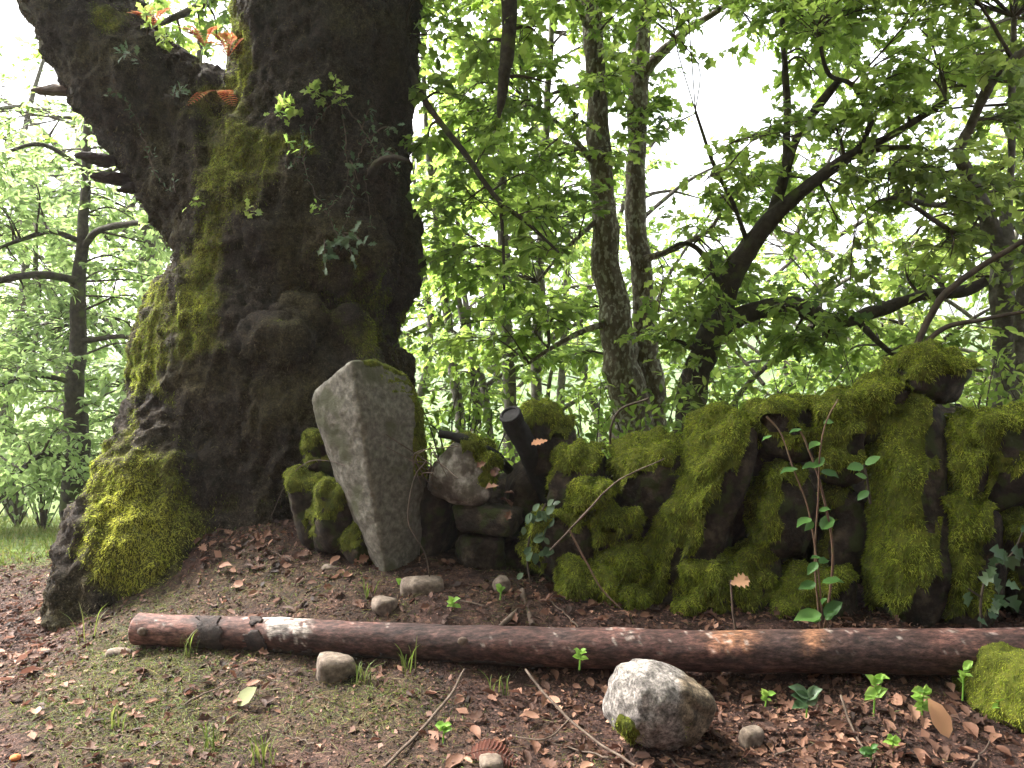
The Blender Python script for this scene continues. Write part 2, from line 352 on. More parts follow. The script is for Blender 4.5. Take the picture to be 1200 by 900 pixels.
mb = MB(); mb.add(V, F); ground = mb.build('ground', M['ground'], col=np.clip(colr, .005, 1)); ground['kind'] = 'structure'

# far hill beyond the valley
hx = np.linspace(-150, 150, 120); hy = np.linspace(45, 190, 50); A, B = np.meshgrid(hx, hy)
Pz = np.stack([A, B, A * 0], -1).reshape(-1, 3)
hz = (-10 + 20 * sstep(50, 150, B) + 3 * np.sin(A * .018 + .6)).ravel() + 3 * fbm(Pz, .03, 3) + 1.6 * fbm(Pz, .25, 3)
I, J = np.meshgrid(np.arange(119), np.arange(49)); b_ = (J * 120 + I).ravel()
mb = MB(); mb.add(np.column_stack([Pz[:, 0], Pz[:, 1], hz]), np.stack([b_, b_ + 1, b_ + 121, b_ + 120], 1))
hill = mb.build('hill', M['hill']); hill['kind'] = 'structure'

# ------------------------------------------------------------------ rocks
_bm = {}
def ico(sub):
    if sub not in _bm:
        bm = bmesh.new(); bmesh.ops.create_icosphere(bm, subdivisions=sub, radius=1)
        _bm[sub] = (np.array([v.co[:] for v in bm.verts]), np.array([[v.index for v in f.verts] for f in bm.faces])); bm.free()
    return _bm[sub]
def rotm(rx, ry, rz):
    from mathutils import Euler
    return np.array(Euler((rx, ry, rz)).to_matrix())
def rock_vf(c, size, rot=(0, 0, 0), seed=0, sub=4, k=9, ncut=9, rough=.06, boxy=1.0):
    r = np.random.default_rng(seed); D, F = ico(sub)
    pl = [np.eye(3)[i] * s for i in range(3) for s in (1, -1)]; dd = [1 / boxy] * 6
    for _ in range(ncut): pl.append(norm(r.normal(size=3))); dd.append(r.uniform(.92, 1.3))
    q = np.maximum(D @ np.array(pl).T, 0) / np.array(dd)
    rad = (q ** k).sum(1) ** (-1 / k)
    V = D * rad[:, None]; V = V / np.abs(V).max(0)
    V = V * np.array(size) / 2
    s = float(np.mean(size)); V = V + norm(V) * (s * rough * (fbm(V / s, 2.2, 2, seed) + .6 * fbm(V / s, 7, 3, seed + 3)))[:, None]
    return V @ rotm(*rot).T + np.asarray(c), F
def moss_on(ob_parent, V, F, wt, thick, dens, blade=(.016, .03), width=.0045, tint0=.5, droop=.8, seedp=0, bed='moss_bed'):
    """a raised bed of moss over the part of the mesh where wt > 0, with strands growing out of it"""
    N = vnormals(V, F); keep = (wt[F] > .12).all(1)
    if keep.sum() < 6: return None
    Fk = F[keep]; ids, inv = np.unique(Fk, return_inverse=True); inv = inv.reshape(Fk.shape)
    lump = .25 + .75 * np.clip(.45 + 1.5 * fbm(V[ids], 17, 3, 3 + seedp), 0, 1.3) + .8 * np.clip(.35 + 1.8 * fbm(V[ids], 8, 2, 13 + seedp), 0, 1.2)
    h = thick * sstep(.1, .9, wt[ids]) ** .8 * lump
    Vb = V[ids] + N[ids] * (h - .004)[:, None]
    mb = MB(); mb.add(Vb, inv, 0)
    Nb = vnormals(Vb, inv); w2 = np.clip(wt[ids], 0, 1) * (Nb[:, 1] < .35); n = int(area(Vb, inv, w2) * dens)
    P, Np, ci = sample_mesh(Vb, inv, Nb, w2, n)
    if len(P):
        D = Np * .8 + RNG.normal(size=P.shape) * .55 + np.array([0, 0, -.2])
        tv = np.clip(tint0 + .5 * fbm(P, 11, 3, 8) + RNG.normal(size=len(P)) * .13, 0, 1)
        place_blades(mb, P - Np * .002, D, RNG.uniform(*blade, len(P)), width, droop, 1, tv)
    o = mb.build('moss', [M[bed], M['moss']], ob_parent)
    return o
def moss_weight(V, F, up=.25, left=.35, amount=0.0, sc=6, seed=0, nz=.5):
    N = vnormals(V, F)
    return np.clip((N[:, 2] * 1.0 - N[:, 0] * left - N[:, 1] * .12 - up) * 1.2 + amount + nz * fbm(V, sc, 3, seed), 0, 1)

wall = thing('dry_stone_wall', 'old dry stone wall of upright slabs and rubble overgrown with thick green moss', 'stone wall', (1.0, 4.3, gz(1.0, 4.3) - .02))
def dwall(u): return 4.62 + (u - 520) / 680 * (-.6)
# u0, u1, v0, v1, push back, depth, tilt in the picture plane (deg), moss amount, threshold, left bias, material
WALL = [
    (500, 583, 517, 592, .0, .40, 12, .05, .35, -.55, 'pale_stone'),
    (528, 618, 592, 628, .0, .38, 3, -.55, .6, 0, 'wall_stone'),
    (533, 590, 622, 672, .02, .36, -4, -.75, .6, 0, 'wall_stone'),
    (478, 535, 545, 672, .12, .40, 4, -.75, .6, 0, 'wall_stone'),
    (580, 640, 618, 690, .18, .36, 0, -.6, .6, 0, 'wall_stone'),
    (590, 640, 535, 625, .22, .36, 4, -.3, .5, 0, 'wall_stone'),
    (613, 681, 474, 575, .1, .38, -2, .15, .30, .3, 'wall_stone'),
    (643, 712, 530, 604, -.05, .36, 2, .2, .25, .2, 'wall_stone'),
    (622, 704, 596, 690, -.08, .34, 6, .1, .2, .9, 'wall_stone'),
    (677, 708, 571, 603, -.1, .14, 0, .9, .1, .2, 'wall_stone'),
    (692, 752, 596, 644, -.03, .28, 0, .7, .1, .2, 'wall_stone'),
    (700, 756, 636, 688, -.04, .28, 3, .7, .1, .2, 'wall_stone'),
    (659, 714, 660, 735, -.12, .26, -3, .6, .1, .3, 'wall_stone'),
    (706, 757, 688, 745, -.1, .26, 0, .6, .1, .2, 'wall_stone'),
    (712, 822, 514, 622, -.06, .46, 3, .1, .28, .25, 'wall_stone'),
    (768, 868, 486, 752, -.07, .42, 19, .12, .12, 1.1, 'wall_stone'),
    (812, 905, 500, 640, .08, .46, 22, .25, .2, .7, 'wall_stone'),
    (800, 872, 655, 748, -.1, .28, 10, .5, .15, .5, 'wall_stone'),
    (858, 914, 640, 748, -.03, .30, 5, .35, .15, .5, 'wall_stone'),
    (878, 962, 474, 548, -.02, .42, -3, .3, .25, .3, 'wall_stone'),
    (888, 962, 553, 662, -.06, .40, 3, .05, .2, .9, 'wall_stone'),
    (900, 1012, 672, 748, -.09, .36, -2, .2, .2, .7, 'wall_stone'),
    (952, 1013, 464, 578, .0, .38, 3, .4, .15, .2, 'wall_stone'),
    (955, 1032, 566, 675, .04, .40, 0, -.15, .3, .5, 'wall_stone'),
    (1003, 1062, 452, 530, .05, .38, 8, .45, .2, .2, 'wall_stone'),
    (1022, 1132, 462, 752, -.08, .44, 3, .08, .16, .85, 'wall_stone'),
    (1040, 1142, 419, 474, .06, .44, 1, .35, .3, .1, 'wall_stone'),
    (1119, 1170, 488, 606, -.02, .36, -3, .4, .15, .5, 'wall_stone'),
    (1154, 1232, 488, 610, -.06, .40, -4, .35, .2, .4, 'wall_stone'),
    (1112, 1184, 585, 748, -.08, .36, 4, .2, .15, 1.0, 'wall_stone'),
    (1172, 1262, 596, 750, -.02, .42, -3, -.1, .25, .6, 'wall_stone'),
    (1225, 1330, 500, 750, .0, .5, 2, .2, .2, .5, 'wall_stone'),
    # the inner and rear courses seen through the joints
    (560, 660, 560, 720, .38, .4, 0, -.6, .5, 0, 'wall_stone'), (640, 760, 545, 740, .36, .4, 4, -.5, .5, 0, 'wall_stone'),
    (740, 860, 540, 745, .42, .4, -3, -.6, .5, 0, 'wall_stone'), (840, 960, 520, 745, .40, .4, 5, -.5, .5, 0, 'wall_stone'),
    (940, 1060, 500, 745, .42, .4, -2, -.4, .5, 0, 'wall_stone'), (1040, 1160, 480, 745, .44, .4, 3, -.4, .5, 0, 'wall_stone'),
    (1140, 1280, 520, 745, .42, .4, 0, -.5, .5, 0, 'wall_stone'), (490, 570, 560, 690, .38, .4, 3, -.6, .5, 0, 'wall_stone'),
]
for i, (u0, u1, v0, v1, push, dep, tilt, am, up, left, mt) in enumerate(WALL):
    d0 = dwall((u0 + u1) / 2) + push; c = W((u0 + u1) / 2, (v0 + v1) / 2, d0 + dep * .3); c[1] = d0 + dep / 2
    sh = .93 if push < .3 else 1.0; d0 += .14 if push > .3 else 0; c[1] += .14 if push > .3 else 0
    w, h = (u1 - u0) / FPX * d0 * sh, (v1 - v0) / FPX * d0 * (.5 + .5 * sh)
    tr = math.radians(tilt)
    if abs(tilt) > 10 and h > w: h2 = h / math.cos(tr); w2 = max(w * .9, .12)
    else: w2, h2 = w, h
    r_ = np.random.default_rng(100 + i)
    V, F = rock_vf(c, (w2, dep, h2), (r_.normal() * .08, tr, r_.normal() * .15), 100 + i, 4, k=r_.uniform(4.5, 8), ncut=9, rough=.1)
    st = MB(); st.add(V, F); so = st.build('stone', M[mt], wall)
    if push < .3:
        wt = moss_weight(V, F, up + .04, left, am, 5.5, i, .65); wt = wt * sstep(d0 + dep * .8, d0 + dep * .6, V[:, 1])
        so['_w'] = wall['_w'][:]
        moss_on(so, V, F, wt, .062, 25000, blade=(.012, .03), width=.0038, droop=.6, tint0=.56 if am > .3 else .52, seedp=i)

# ------------------------------------------------------------------ remesh helper
def remesh(parts, voxel, smooth_it=6, smooth_f=.5):
    mb = MB()
    for V, F in parts: mb.add(V, F)
    o = mb.build('tmp', M['twig'])
    r = o.modifiers.new('r', 'REMESH'); r.mode = 'VOXEL'; r.voxel_size = voxel
    s = o.modifiers.new('s', 'SMOOTH'); s.iterations = smooth_it; s.factor = smooth_f
    dg = bpy.context.evaluated_depsgraph_get(); ev = o.evaluated_get(dg); me = bpy.data.meshes.new_from_object(ev)
    n = len(me.vertices); V = np.zeros(n * 3, np.float32); me.vertices.foreach_get('co', V); V = V.reshape(-1, 3).astype(float)
    me.calc_loop_triangles(); F = np.zeros(len(me.loop_triangles) * 3, np.int32); me.loop_triangles.foreach_get('vertices', F); F = F.reshape(-1, 3)
    bpy.data.objects.remove(o, do_unlink=True); bpy.data.meshes.remove(me)
    return V, F.astype(np.int64)
def hull(pts):
    bm = bmesh.new()
    for p in pts: bm.verts.new(p)
    bmesh.ops.convex_hull(bm, input=bm.verts); bmesh.ops.delete(bm, geom=[v for v in bm.verts if not v.link_faces], context='VERTS')
    bmesh.ops.triangulate(bm, faces=bm.faces); bm.verts.index_update()
    V = np.array([v.co[:] for v in bm.verts]); F = np.array([[v.index for v in f.verts] for f in bm.faces]); bm.free()
    return V, F

# standing slab
pts = [(412, 421, 4.42), (368, 458, 4.62), (364, 472, 4.63), (438, 423, 4.56), (477, 440, 4.74), (494, 478, 4.74), (423, 490, 4.40), (440, 600, 4.47), (456, 690, 4.55),
       (393, 560, 4.76), (422, 632, 4.82), (446, 690, 4.75), (498, 560, 4.78), (490, 690, 4.78)]
PW = [W(*p) for p in pts]
PW += [W(388, 455, 5.2), W(470, 440, 5.05), W(492, 500, 5.05), W(418, 600, 5.15), W(488, 660, 5.05), W(450, 680, 4.95)]
V, F = remesh([hull(PW)], .016, 4, .5)
N = vnormals(V, F); V = V + N * (.010 * fbm(V, 4, 3, 2) + .005 * ridged(V, 18, 3, 3))[:, None]
base = W(455, 668, 4.65)
mon = thing('standing_stone', 'tall leaning grey standing stone with a sharp ridge and mossy crest', 'standing stone', base)
mb = MB(); V = V + N * (.007 * fbm(V, 11, 4, 6))[:, None]; mb.add(V, F); slab = mb.build('slab', M['standing_stone'], mon)
N = vnormals(V, F); u, v = UVOF(V)
wt = np.clip(sstep(.15, .6, N[:, 2]) * sstep(408, 440, u) * (v < 500) + sstep(478, 492, u) * sstep(.35, .85, N[:, 0]) * (v < 560) + .16 * fbm(V, 9, 3) - .12, 0, 1) * (V[:, 1] < 5.15) * (v < 600)
moss_on(slab, V, F, wt, .014, 12000, blade=(.01, .018), tint0=.45)

# mossy stones heaped between the slab and the old tree
for (u0, u1, v0, v1, d, lab) in [(345, 392, 550, 640, 4.95, 'squat mossy stone wedged against the old tree behind the leaning slab'),
                                 (368, 420, 562, 645, 4.82, 'mossy hollowed stone tucked under the leaning slab'),
                                 (357, 398, 512, 560, 5.05, 'small lichened stone topping the heap beside the old tree'),
                                 (400, 440, 610, 662, 4.78, 'low mossy stone at the foot of the leaning slab')]:
    c = W((u0 + u1) / 2, (v0 + v1) / 2, d); V, F = rock_vf(c, ((u1 - u0) / FPX * d, .3, (v1 - v0) / FPX * d), ((u0 % 7 - 3) * .08, (u0 % 5 - 2) * .12, .3), int(u0), 4, 6, 10, .13)
    bpt = c.copy(); bpt[2] = V[:, 2].min(); t = thing('mossy_stone', lab, 'stone', bpt, 'stones heaped beside the leaning slab')
    s_ = MB(); s_.add(V, F); so = s_.build('stone_body', M['wall_stone'], t)
    moss_on(so, V, F, moss_weight(V, F, .2, .3, .22, 7, int(u0), .7), .03, 20000, blade=(.01, .022), width=.0036, tint0=.42)

# round grey boulder in front of the log
c = W(766, 829, 3.2); V, F = rock_vf(c, (.37, .34, .335), (.15, .35, .4), 45, 5, 6, 10, .06)
V = V + vnormals(V, F) * (.006 * ridged(V, 9, 3, 4) - .012 * sstep(.75, .95, ridged(V, 3.2, 1, 9)))[:, None]
n_ = fbm(V, 6, 4, 2)[:, None]; u, v = UVOF(V)
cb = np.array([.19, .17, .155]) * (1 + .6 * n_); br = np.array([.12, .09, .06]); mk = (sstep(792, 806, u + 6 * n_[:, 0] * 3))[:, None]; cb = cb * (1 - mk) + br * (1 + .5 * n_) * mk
crack = sstep(.82, .96, ridged(V, 5.5, 2, 12))[:, None]; cb = cb * (1 - .5 * crack)
bpt = c.copy(); bpt[2] = V[:, 2].min()
t = thing('boulder', 'round pale grey boulder with mossy base lying in front of the log', 'boulder', bpt)
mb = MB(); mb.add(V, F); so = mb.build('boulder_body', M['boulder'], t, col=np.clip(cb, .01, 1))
wt = np.clip(1.3 * np.exp(-((u - 732) / 22) ** 2 - ((v - 858) / 26) ** 2) + .7 * np.exp(-((u - 806) / 10) ** 2 - ((v - 850) / 30) ** 2) + .4 * fbm(V, 14, 3) - .35, 0, 1) * (V[:, 1] < c[1])
moss_on(so, V, F, wt, .01, 14000, blade=(.006, .014), width=.003, tint0=.5)

# mossy boulder carrying the thick end of the log
c = W(1205, 815, 3.42); V, F = rock_vf(c, (.42, .45, .36), (0, .2, .2), 57, 5, 8, 9, .06)
bpt = c.copy(); bpt[2] = V[:, 2].min()
t = thing('mossy_boulder', 'rounded boulder fully capped in yellow green moss under the thick log end', 'boulder', bpt)
mb = MB(); mb.add(V, F); so = mb.build('boulder_body', M['wall_stone'], t)
moss_on(so, V, F, moss_weight(V, F, .05, .5, .45, 6, 3, .4) * sstep(-.2, .05, V[:, 2]), .018, 22000, blade=(.008, .018), width=.0035, tint0=.55)

# small stones on the ground
for (u, v, d, w, h, dep, lab) in [
    (393, 779, 3.80, 44, 30, .16, 'rounded tan cobble half under the log'), (140, 766, 4.05, 30, 17, .1, 'small pale stone beside the log tip'),
    (881, 860, 3.2, 26, 19, .08, 'small grey angular stone right of the round boulder among dead leaves'), (451, 707, 4.22, 30, 18, .1, 'flat tan stone on the bank below the leaning slab'),
    (322, 693, 4.55, 42, 12, .08, 'thin pale stone shard lying on the bank below the old tree'), (495, 685, 4.35, 50, 22, .14, 'pinkish flat stone by the foot of the leaning slab'),
    (588, 681, 4.33, 20, 14, .08, 'small buff stone on the litter below the wall'), (395, 666, 4.68, 36, 12, .1, 'low dull stone bedded in moss near the leaning slab'),
    (575, 893, 3.0, 26, 14, .08, 'grey pebble bedded in the soil beside the rust coloured frond')]:
    c = W(u, v + .22 * h, d); V, F = rock_vf(c, (w / FPX * d, dep, 1.25 * h / FPX * d), (.1, -.25 if 'shard' in lab else .08, .3), int(u) + 3, 3, 11, 9, .05)
    bpt = c.copy(); bpt[2] = V[:, 2].min(); s_ = MB(); s_.add(V, F)
    tag(s_.build('small_stone', M['pebble'], loc=bpt), lab, 'stone', 'small stones on the ground')

# ------------------------------------------------------------------ the old tree
def blob(u, v, d, rpx, sc=(1, 1, 1)):
    D, F = ico(3); return D * np.array(sc) * (rpx / FPX * d) + W(u, v, d), F
def tpath(rows, n, k):
    R = spline([list(W(u, v, d)) + [w / 2 / FPX * d] for u, v, d, w in rows], n)
    V, F = tube_vf(R[:, :3], np.maximum(R[:, 3], .01), k); V2, F2 = cap_vf(V, k, n)
    mb = MB(); mb.add(V, F); 
    Ft = np.vstack([F[:, [0, 1, 2]], F[:, [0, 2, 3]], F2])
    return V2, Ft
parts = [
    tpath([(335, 760, 6.1, 330), (318, 640, 6.1, 315), (314, 560, 6.1, 286), (313, 500, 6.1, 272), (313, 455, 6.1, 282), (322, 405, 6.1, 280), (341, 350, 6.1, 252), (352, 300, 6.1, 264), (350, 250, 6.1, 256), (362, 190, 6.1, 226),
           (374, 130, 6.1, 204), (382, 60, 6.1, 199), (386, 0, 6.1, 200), (392, -90, 6.1, 192), (398, -170, 6.12, 178)], 84, 48),
    tpath([(315, 270, 6.05, 180), (250, 205, 5.95, 165), (192, 138, 5.9, 140), (142, 82, 5.85, 118), (97, 22, 5.8, 92), (66, -30, 5.8, 84), (10, -120, 5.7, 76)], 46, 32),
    tpath([(215, 120, 6.1, 80), (180, 72, 6.1, 55), (142, 24, 6.12, 46), (112, -14, 6.15, 42), (60, -80, 6.2, 36), (0, -170, 6.3, 26)], 40, 20),
    tpath([(232, 440, 5.75, 120), (212, 520, 5.55, 130), (186, 590, 5.32, 150), (160, 655, 5.15, 160), (128, 715, 5.02, 125), (105, 790, 4.95, 110)], 40, 28),
    tpath([(420, 420, 5.9, 120), (425, 520, 5.85, 110), (440, 640, 5.8, 150)], 20, 20),
    blob(212, 470, 5.85, 46, (1, 1, 1.5)), blob(326, 400, 5.17, 34, (1.15, .75, .85)), blob(352, 372, 5.26, 30, (1, .6, 1)), blob(285, 440, 5.27, 40, (.8, .6, 1.3)), blob(405, 420, 5.35, 40, (.8, .6, 1.5)), blob(420, 210, 5.55, 45, (1, .6, 1.4)), blob(330, 235, 5.4, 50, (.9, .6, 1.1)), blob(437, 305, 6.0, 54, (1, 1, 1.3)), blob(255, 150, 5.95, 62), blob(300, 330, 5.47, 55, (1.4, .7, 1)), blob(395, 290, 5.42, 50, (1.2, .7, 1.2)),
    blob(250, 530, 5.45, 50, (1.2, .8, 1)), blob(350, 480, 5.3, 60, (1.2, .6, 1.5)), blob(462, 140, 6.0, 20, (.7, 1, 1.2)),
    blob(100, 690, 5.0, 36), blob(205, 690, 5.0, 46, (1, 1, .8)),
]
V, F = remesh(parts, .023, 6, .5)
N = vnormals(V, F)
u, v = UVOF(V)
foot = np.exp(-((u - 165) / 70) ** 2 - ((v - 640) / 85) ** 2)
G = lambda a, b, ra, rb: np.exp(-((u - a) / ra) ** 2 - ((v - b) / rb) ** 2)
left = sstep(.1, .6, -N[:, 0])
mz = 1.45 * G(165, 618, 62, 84) * (1 - .9 * G(85, 715, 34, 45)) + 1.0 * G(178, 440, 24, 110) * left + .85 * G(235, 365, 30, 60) + .75 * G(250, 290, 22, 70) + .75 * G(280, 205, 42, 45) + .55 * G(330, 175, 50, 25) + .8 * G(284, 55, 14, 70) \
    + .5 * G(240, 120, 45, 50) + .2 * G(305, 585, 60, 25) + .45 * G(440, 380, 40, 60) + .35 * G(380, 330, 60, 50) + .12 * G(300, 480, 90, 60) + .45 * G(110, 25, 50, 40) * sstep(.0, .5, N[:, 2]) + .4 * G(330, 395, 25, 15) * sstep(.2, .7, N[:, 2])
mz = np.clip((mz + .9 * fbm(V, 4.5, 4, 31) * sstep(.02, .4, mz) - .16) * 1.05, 0, 1) * sstep(6.5, 6.2, V[:, 1])
# bark relief: coarse vertical furrows, crusty lumps
Vs = V * np.array([1, 1, .45])
disp = .07 * fbm(V, 2.6, 3, 1) + .07 * ridged(Vs, 6.0, 3, 2) * (1 - .5 * mz) + .05 * fbm(V, 10, 4, 3)
hollow = .16 * G(175, 165, 40, 48) * sstep(.0, .5, -N[:, 1])
V = V + N * (disp - hollow)[:, None]
nb = fbm(V, 3, 4, 7)[:, None]; rb = ridged(Vs, 8, 3, 5)[:, None]
bark = np.array([.037, .029, .022]) * (1 + .5 * nb) * (.75 + .45 * rb); oliv = np.array([.06, .052, .02]); om = sstep(-.1, .45, fbm(V, 1.6, 3, 12))[:, None] * .7
bark = bark * (1 - om) + oliv * om
mossc = np.array([.11, .11, .02]) * (1 + .6 * nb); mm = sstep(.1, .6, mz)[:, None]
colr = bark * (1 - mm) + mossc * mm
tb = np.array([W(300, 600, 6.1)[0], 6.0, float(gz(-2.0, 6.0)) - .05])
oak = thing('old_tree', 'huge gnarled old tree trunk with dark crusty bark and mossy roots', 'tree', tb)
mb = MB(); mb.add(V, F); trunk = mb.build('trunk', M['bark'], oak, col=np.clip(colr, .004, 1))
N = vnormals(V, F); front = (N[:, 1] < .35) & (V[:, 2] < 5.2)
mb = MB(); wv = mz ** 1.3 * front * sstep(.04, .2, mz); ar = area(V, F, wv)
P_, Np, ci = sample_mesh(V, F, N, wv, int(ar * 17000)); fz = foot[ci]
D = Np * .8 + RNG.normal(size=P_.shape) * .5 + np.array([0, 0, -.3])
tv = np.clip(.28 + .28 * mz[ci] + .62 * fz + .5 * fbm(P_, 5, 3, 8) + RNG.normal(size=len(P_)) * .12, 0, 1)  # foot moss is yellower growth, its tint lifted further in place of sunlight
place_blades(mb, P_, D, RNG.uniform(.009, .02, len(P_)) * (1 + .3 * fz), .0045, .7, 0, tv)
mb.build('moss', M['moss'], trunk)
mb = MB(); wv = (1 - mz) * front * (.3 + sstep(-.2, .4, fbm(V, 2.2, 3, 14)))
P_, Np, ci = sample_mesh(V, F, N, wv, 38000)
place_blades(mb, P_, Np + RNG.normal(size=P_.shape) * .7 + np.array([0, 0, -.2]), RNG.uniform(.012, .03, len(P_)), .006, .7, 0, np.clip(.5 + .6 * fbm(P_, 3, 3, 9) + RNG.normal(size=len(P_)) * .22, 0, 1))
mb.build('bark_fringe', M['fuzz'], trunk)
OLDV, OLDN = V, N
def on_trunk(u0, v0):
    uu, vv = UVOF(OLDV); k = (np.hypot(uu - u0, vv - v0) < 14) & (OLDN[:, 1] < .2)
    if not k.any(): return W(u0, v0, 5.4), np.array([0, -1, 0])
    i = np.where(k)[0][np.argmin(OLDV[k, 1])]; return OLDV[i], OLDN[i]
# broken shards sticking out of the rotten side of the limb
for u0, v0, l, th, an in [(72, 106, 58, 12, -.05), (112, 187, 40, 17, .18), (126, 208, 40, 15, .12), (150, 221, 22, 10, -.3)]:
    q_ = np.random.default_rng(int(u0)); s_l = l / FPX * 5.75; th_ = th / FPX * 5.75; pp = []
    for x_ in np.linspace(-.5, .62, 7):
        for _k in range(3): pp.append(W(u0, v0, 5.78) + np.array([x_ * s_l + q_.normal() * .03 * s_l, q_.uniform(-.5, .5) * .13, (an * -x_) * s_l + q_.uniform(-.5, .5) * th_ * (.55 + .7 * (x_ + .5))]))
    Vr, Fr = remesh([hull(pp)], .007, 1, .3); Vr = Vr + vnormals(Vr, Fr) * (.012 * ridged(Vr * [.4, 1, 1], 22, 3, 3))[:, None]
    mb = MB(); mb.add(Vr, Fr); mb.build('bark_shard', M['dry_twig'] if v0 < 120 else M['log_bark'], oak)

# ------------------------------------------------------------------ trees with limbs and leafy sprays
class Tree:
    def __init__(s, name, label, limbs, bark, leafm='leaf', group=None, tmpl=LEAF_OVAL, lsize=(.07, .12), root=None, k=12):
        """limbs: list of rows of (u, v, d, width in px); the first is the trunk"""
        s.name, s.label, s.bark, s.leafm, s.group, s.tmpl, s.lsize = name, label, bark, leafm, group, tmpl, lsize
        s.paths = []
        for L in limbs:
            R = spline([list(W(u, v, d)) + [w / 2 / FPX * d] for u, v, d, w in L], max(10, len(L) * 7)); s.paths.append(R)
        s.k = k; s.sprays = []; s.root = root
    def pts(s): return np.vstack([p for p in s.paths])
    def spray(s, c, r, nleaf, flat=.55): s.sprays.append((np.asarray(c, float), r, nleaf, flat))
    def build(s):
        if s.root is None:
            p = s.paths[0][0]; base = p[:3].copy(); base[2] = min(base[2], float(gz(base[0], base[1])))
            s.root = thing(s.name, s.label, 'tree', base, s.group)
        elif s.root == 'part': pass
        rt = s.root
        for i, R in enumerate(s.paths):
            P, r = R[:, :3].copy(), np.maximum(R[:, 3], .004)
            n = len(P); jit = np.stack([fbm(P * 1.0 + [i * 3.1, 0, 0], 2.0, 2, 3 + q) for q in range(3)], 1); P = P + jit * (r[:, None] * .5)
            if i == 0 and s.root.name.split('.')[0] == s.name: r = r * (1 + .5 * np.exp(-np.arange(n) / 3.0))
            mb = MB(); V, F = tube_vf(P, r, s.k); C = np.repeat(P, s.k, 0); rr = np.repeat(r, s.k)
            V = V + norm(V - C) * (rr * (.28 * fbm(V, 3.5, 3, i) + .16 * fbm(V, 16, 3, i)))[:, None]
            V2, F2 = cap_vf(V, s.k, n); mb.add(V2, F2); mb.add(V, F)
            mb.build('trunk' if i == 0 and s.root.name.split('.')[0] == s.name else 'limb', M[s.bark], rt)
        if s.sprays:
            mb = MB(); A = s.pts()
            LP, LD, LN, LS = [], [], [], []
            for c, r, nl, flat in s.sprays:
                dd = np.linalg.norm(A[:, :3] - c, axis=1) + .25 * np.maximum(A[:, 2] - c[2], 0) + 6.0 * ((c[2] > H + .5 * c[1] + .4) & (A[:, 2] < H + .5 * A[:, 1] + .1)); a = A[dd.argmin()]; dmin_ = np.linalg.norm(a[:3] - c)
                mid = (a[:3] + c) / 2 + RNG.normal(size=3) * .07 * dmin_ + np.array([0, 0, .12 * dmin_])
                Q = spline([a[:3], mid, c], 8); rad = np.linspace(min(a[3] * .5, .016), .004, 8); V, F = tube_vf(Q, rad, 5); mb.add(V, F, 1)
                ns = max(4, nl // 9)
                for q in range(ns):
                    t = random.uniform(.35, 1); b = Q[int(t * 7)]; o = norm(RNG.normal(size=3)) * r * RNG.uniform(.45, 1.05); o[2] *= flat
                    e = c + o; m2 = (b + e) / 2 + RNG.normal(size=3) * .08 * r + [0, 0, .08 * r]
                    S = spline([b, m2, e], 6)
                    if s.tmpl is LEAF_QUAD: V, F = tube_vf(S[[0, 2, 5]], np.array([.005, .004, .002]), 3)
                    else: V, F = tube_vf(S, np.linspace(.004, .0016, 6), 3)
                    mb.add(V, F, 1)
                    n = max(3, nl // ns); tt = np.sort(RNG.uniform(.2, 1, n)); ii = np.minimum((tt * 5).astype(int), 4); fr = (tt * 5 - ii)[:, None]
                    Pp = S[ii] * (1 - fr) + S[ii + 1] * fr; ax = norm(S[ii + 1] - S[ii]); sd = norm(np.cross(ax, [0, 0, 1.0]) + 1e-4) * RNG.choice([-1, 1], n)[:, None]
                    LP.append(Pp); LD.append(ax * .7 + sd * RNG.uniform(.3, 1.1, (n, 1)) + RNG.normal(size=(n, 3)) * .3 + [0, 0, -.3])
                    LN.append(np.array([0, 0, 1.0]) + RNG.normal(size=(n, 3)) * .55); LS.append(RNG.uniform(*s.lsize, n))
            P = np.vstack(LP); n = len(P)
            tv = np.clip(.5 + .35 * fbm(P, 1.1, 2, 4) + RNG.normal(size=n) * .17, 0, 1)
            place_leaves(mb, P, np.vstack(LD), np.vstack(LN), np.concatenate(LS), s.tmpl, 0, tv)
            mb.build('crown', [M[s.leafm], M['twig']], rt)
        return rt

TREES = []
# twin lichened trunks behind the wall
t1 = Tree('twin_stemmed_tree', 'tree with two straight lichen spotted stems rising behind the stone wall', [
    [(745, 700, 7, 58), (742, 560, 7, 50), (736, 480, 7, 47), (725, 400, 7, 41), (711, 310, 7, 32), (704, 210, 7, 29), (698, 110, 7, 24), (692, 20, 7, 25), (688, -60, 7, 23), (680, -220, 7, 18)],
    [(752, 700, 7.15, 50), (760, 500, 7.15, 32), (756, 400, 7.15, 28), (749, 310, 7.15, 25), (744, 210, 7.15, 23), (748, 110, 7.15, 23), (755, 10, 7.15, 21), (762, -80, 7.15, 19), (770, -240, 7.15, 14)],
    [(750, 90, 7.1, 14), (775, 62, 7.0, 12), (810, 32, 6.8, 9), (850, 6, 6.6, 7), (890, -25, 6.5, 5)],
    [(697, 40, 7, 9), (684, 24, 6.9, 7), (672, -10, 6.8, 6)],
    [(720, 376, 7, 9), (690, 385, 6.8, 7), (655, 402, 6.7, 6), (620, 425, 6.6, 4)],
    [(755, 303, 7, 8), (790, 292, 6.9, 7), (830, 270, 6.8, 5), (850, 240, 6.7, 3)],
    [(705, 200, 7, 8), (660, 150, 6.8, 6), (620, 120, 6.7, 4)],
    [(710, 250, 7, 7), (665, 290, 6.9, 5), (630, 330, 6.8, 3)],
], 'lichen_bark', tmpl=LEAF_OAK, lsize=(.09, .15)); TREES.append(t1)
